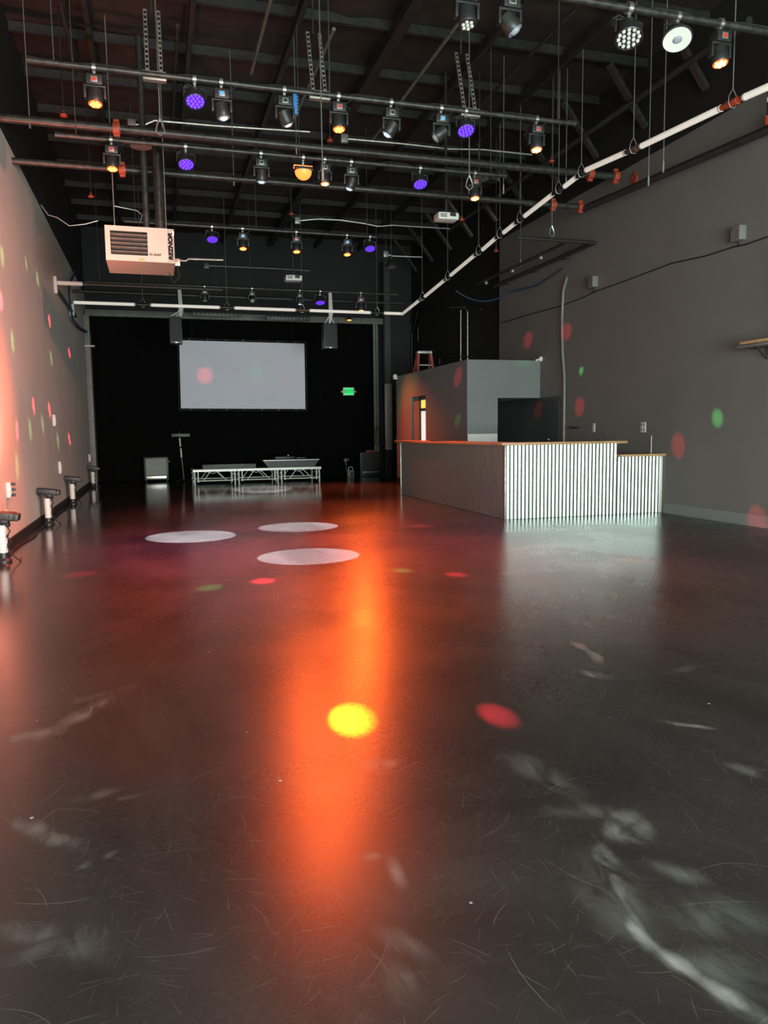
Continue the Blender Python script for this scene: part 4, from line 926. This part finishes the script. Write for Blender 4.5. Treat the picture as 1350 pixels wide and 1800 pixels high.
# ------------------------------------------------------------------ left wall uplights, outlets
names = ['nearest black uplight on a white post, glowing red at the left edge', 'second black uplight on a white post along the left wall', 'third black uplight on a white post along the left wall', 'farthest black uplight on a white post near the curtain']
UX = XL+.15
for i, (px, py) in enumerate(((6, 972), (85, 905), (128, 876), (164, 851))):
    yy = ax(px, py, UX).y; t = thing('uplight', (UX, yy, 0), names[i], 'uplight', 'uplights along the left wall')
    cached('ulbase', 'foot', M_black, lambda b: b.lathe([(.09, 0), (.09, .02), (.06, .05), (.058, .11)], None, 16), t)
    cached('ulpost', 'post', M_white, lambda b: b.lathe([(.052, .08), (.052, .42), (.05, .425)], None, 16), t)
    cached('ulbolt', 'bolt', M_black, lambda b: (b.ball((.055, -.01, .30), .016), b.ball((.055, -.01, .20), .016)), t)
    cached('ulyoke', 'yoke', M_black, lambda b: (b.tube([(0, -.11, .52), (0, -.10, .46), (0, 0, .42), (0, .10, .46), (0, .11, .52)], .014, 6), b.ball((.06, 0, .43), .035)), t)
    R3 = Matrix.Rotation(.14, 3, 'Y')
    h_ = cached('ulhead', 'head', M_black, lambda b: (b.box((-.15, -.12, .49), (.15, .12, .58), .02, R3), b.box((.12, -.10, .47), (.19, .10, .55), .012, R3), b.box((-.10, -.09, .455), (.08, .09, .505), .015, R3)), t)
    cached('ulfin', 'heat_sink', M_steel, lambda b: [b.box((-.15+k_*.04, -.125, .515), (-.13+k_*.04, .125, .555), 0, R3, (0, 0, .53)) for k_ in range(8)], h_)
    cached('ulcab', 'cable', M_rubber, lambda b: b.tube([(.02, -.05, .48), (.07, -.09, .42), (.10, -.10, .36), (.06, -.08, .30), (.10, -.07, .24), (.06, -.07, .18), (.12, -.10, .08), (.18, -.05, .01), (.15, .2, .008)], .008, 6), t)
    if i == 0:
        led = mat('red_uplight_led', (.5, .05, .03), .4, emit=(1, .07, .04), estr=6)
        b = MB()
        for k_ in range(3): b.lathe([(.02, .588), (.001, .60)], Matrix.Translation((-.08+.07*k_, 0, 0)), 8)
        b.build('led_lenses', led, t)
        p = Vector((UX, yy, .62)); spot(t, p, (XL, yy+.9, 2.0), 1500, (1, .27, .19), 80, 1.0, .1)
for px, py, w_, h_, lab in ((12, 861, .12, .2, 'white outlet plate with plugs above the nearest uplight'), (93, 739, .10, .22, 'white thermostat on the left wall'), (103, 822, .05, .24, 'thin white plate on the left wall above the second uplight'), (156, 805, .16, .22, 'small white box on the left wall near the curtain')):
    q = ax(px, py, XL); t = thing('wall_plate', q, lab, 'wall plate', 'plates on the left wall')
    b = MB(); b.box((0, -w_/2, -h_/2), (.05, w_/2, h_/2), .008); b.build('cover', M_offwhite, t)
    b = MB(); b.box((.05, -w_*.2, -h_*.3), (.055, w_*.2, h_*.3), .001); b.build('insert', M_white, t)
    if px == 12:
        for z_ in (-.07, 0, .07):
            b = MB(); b.box((.05, .02, z_-.02), (.10, .05, z_+.02), .004); b.build('plug', M_black, t)
pts = []
for i in range(60):
    yy = 9.5+i*.245; pts.append((XL+.13+.07*noise.noise(Vector((0, yy*.9, 3))), yy, .012))
tag(MB().tube(pts, .009, 6).build('floor_cable', M_rubber), 'black cable lying along the foot of the left wall', 'cable')

tag(MB().tube([ay(*p, 14.3) for p in ((72, 360), (85, 378), (100, 382), (122, 397), (150, 394), (172, 388))], .010, 6).build('ceiling_cable', M_wire), 'pale drooping cable between the left wall and the space heater', 'cable')
tag(MB().tube([ay(*p, 13.4) for p in ((200, 362), (240, 370), (250, 378), (246, 392))], .010, 6).build('ceiling_cable', M_wire), 'thin cable bending down to the top of the space heater', 'cable')
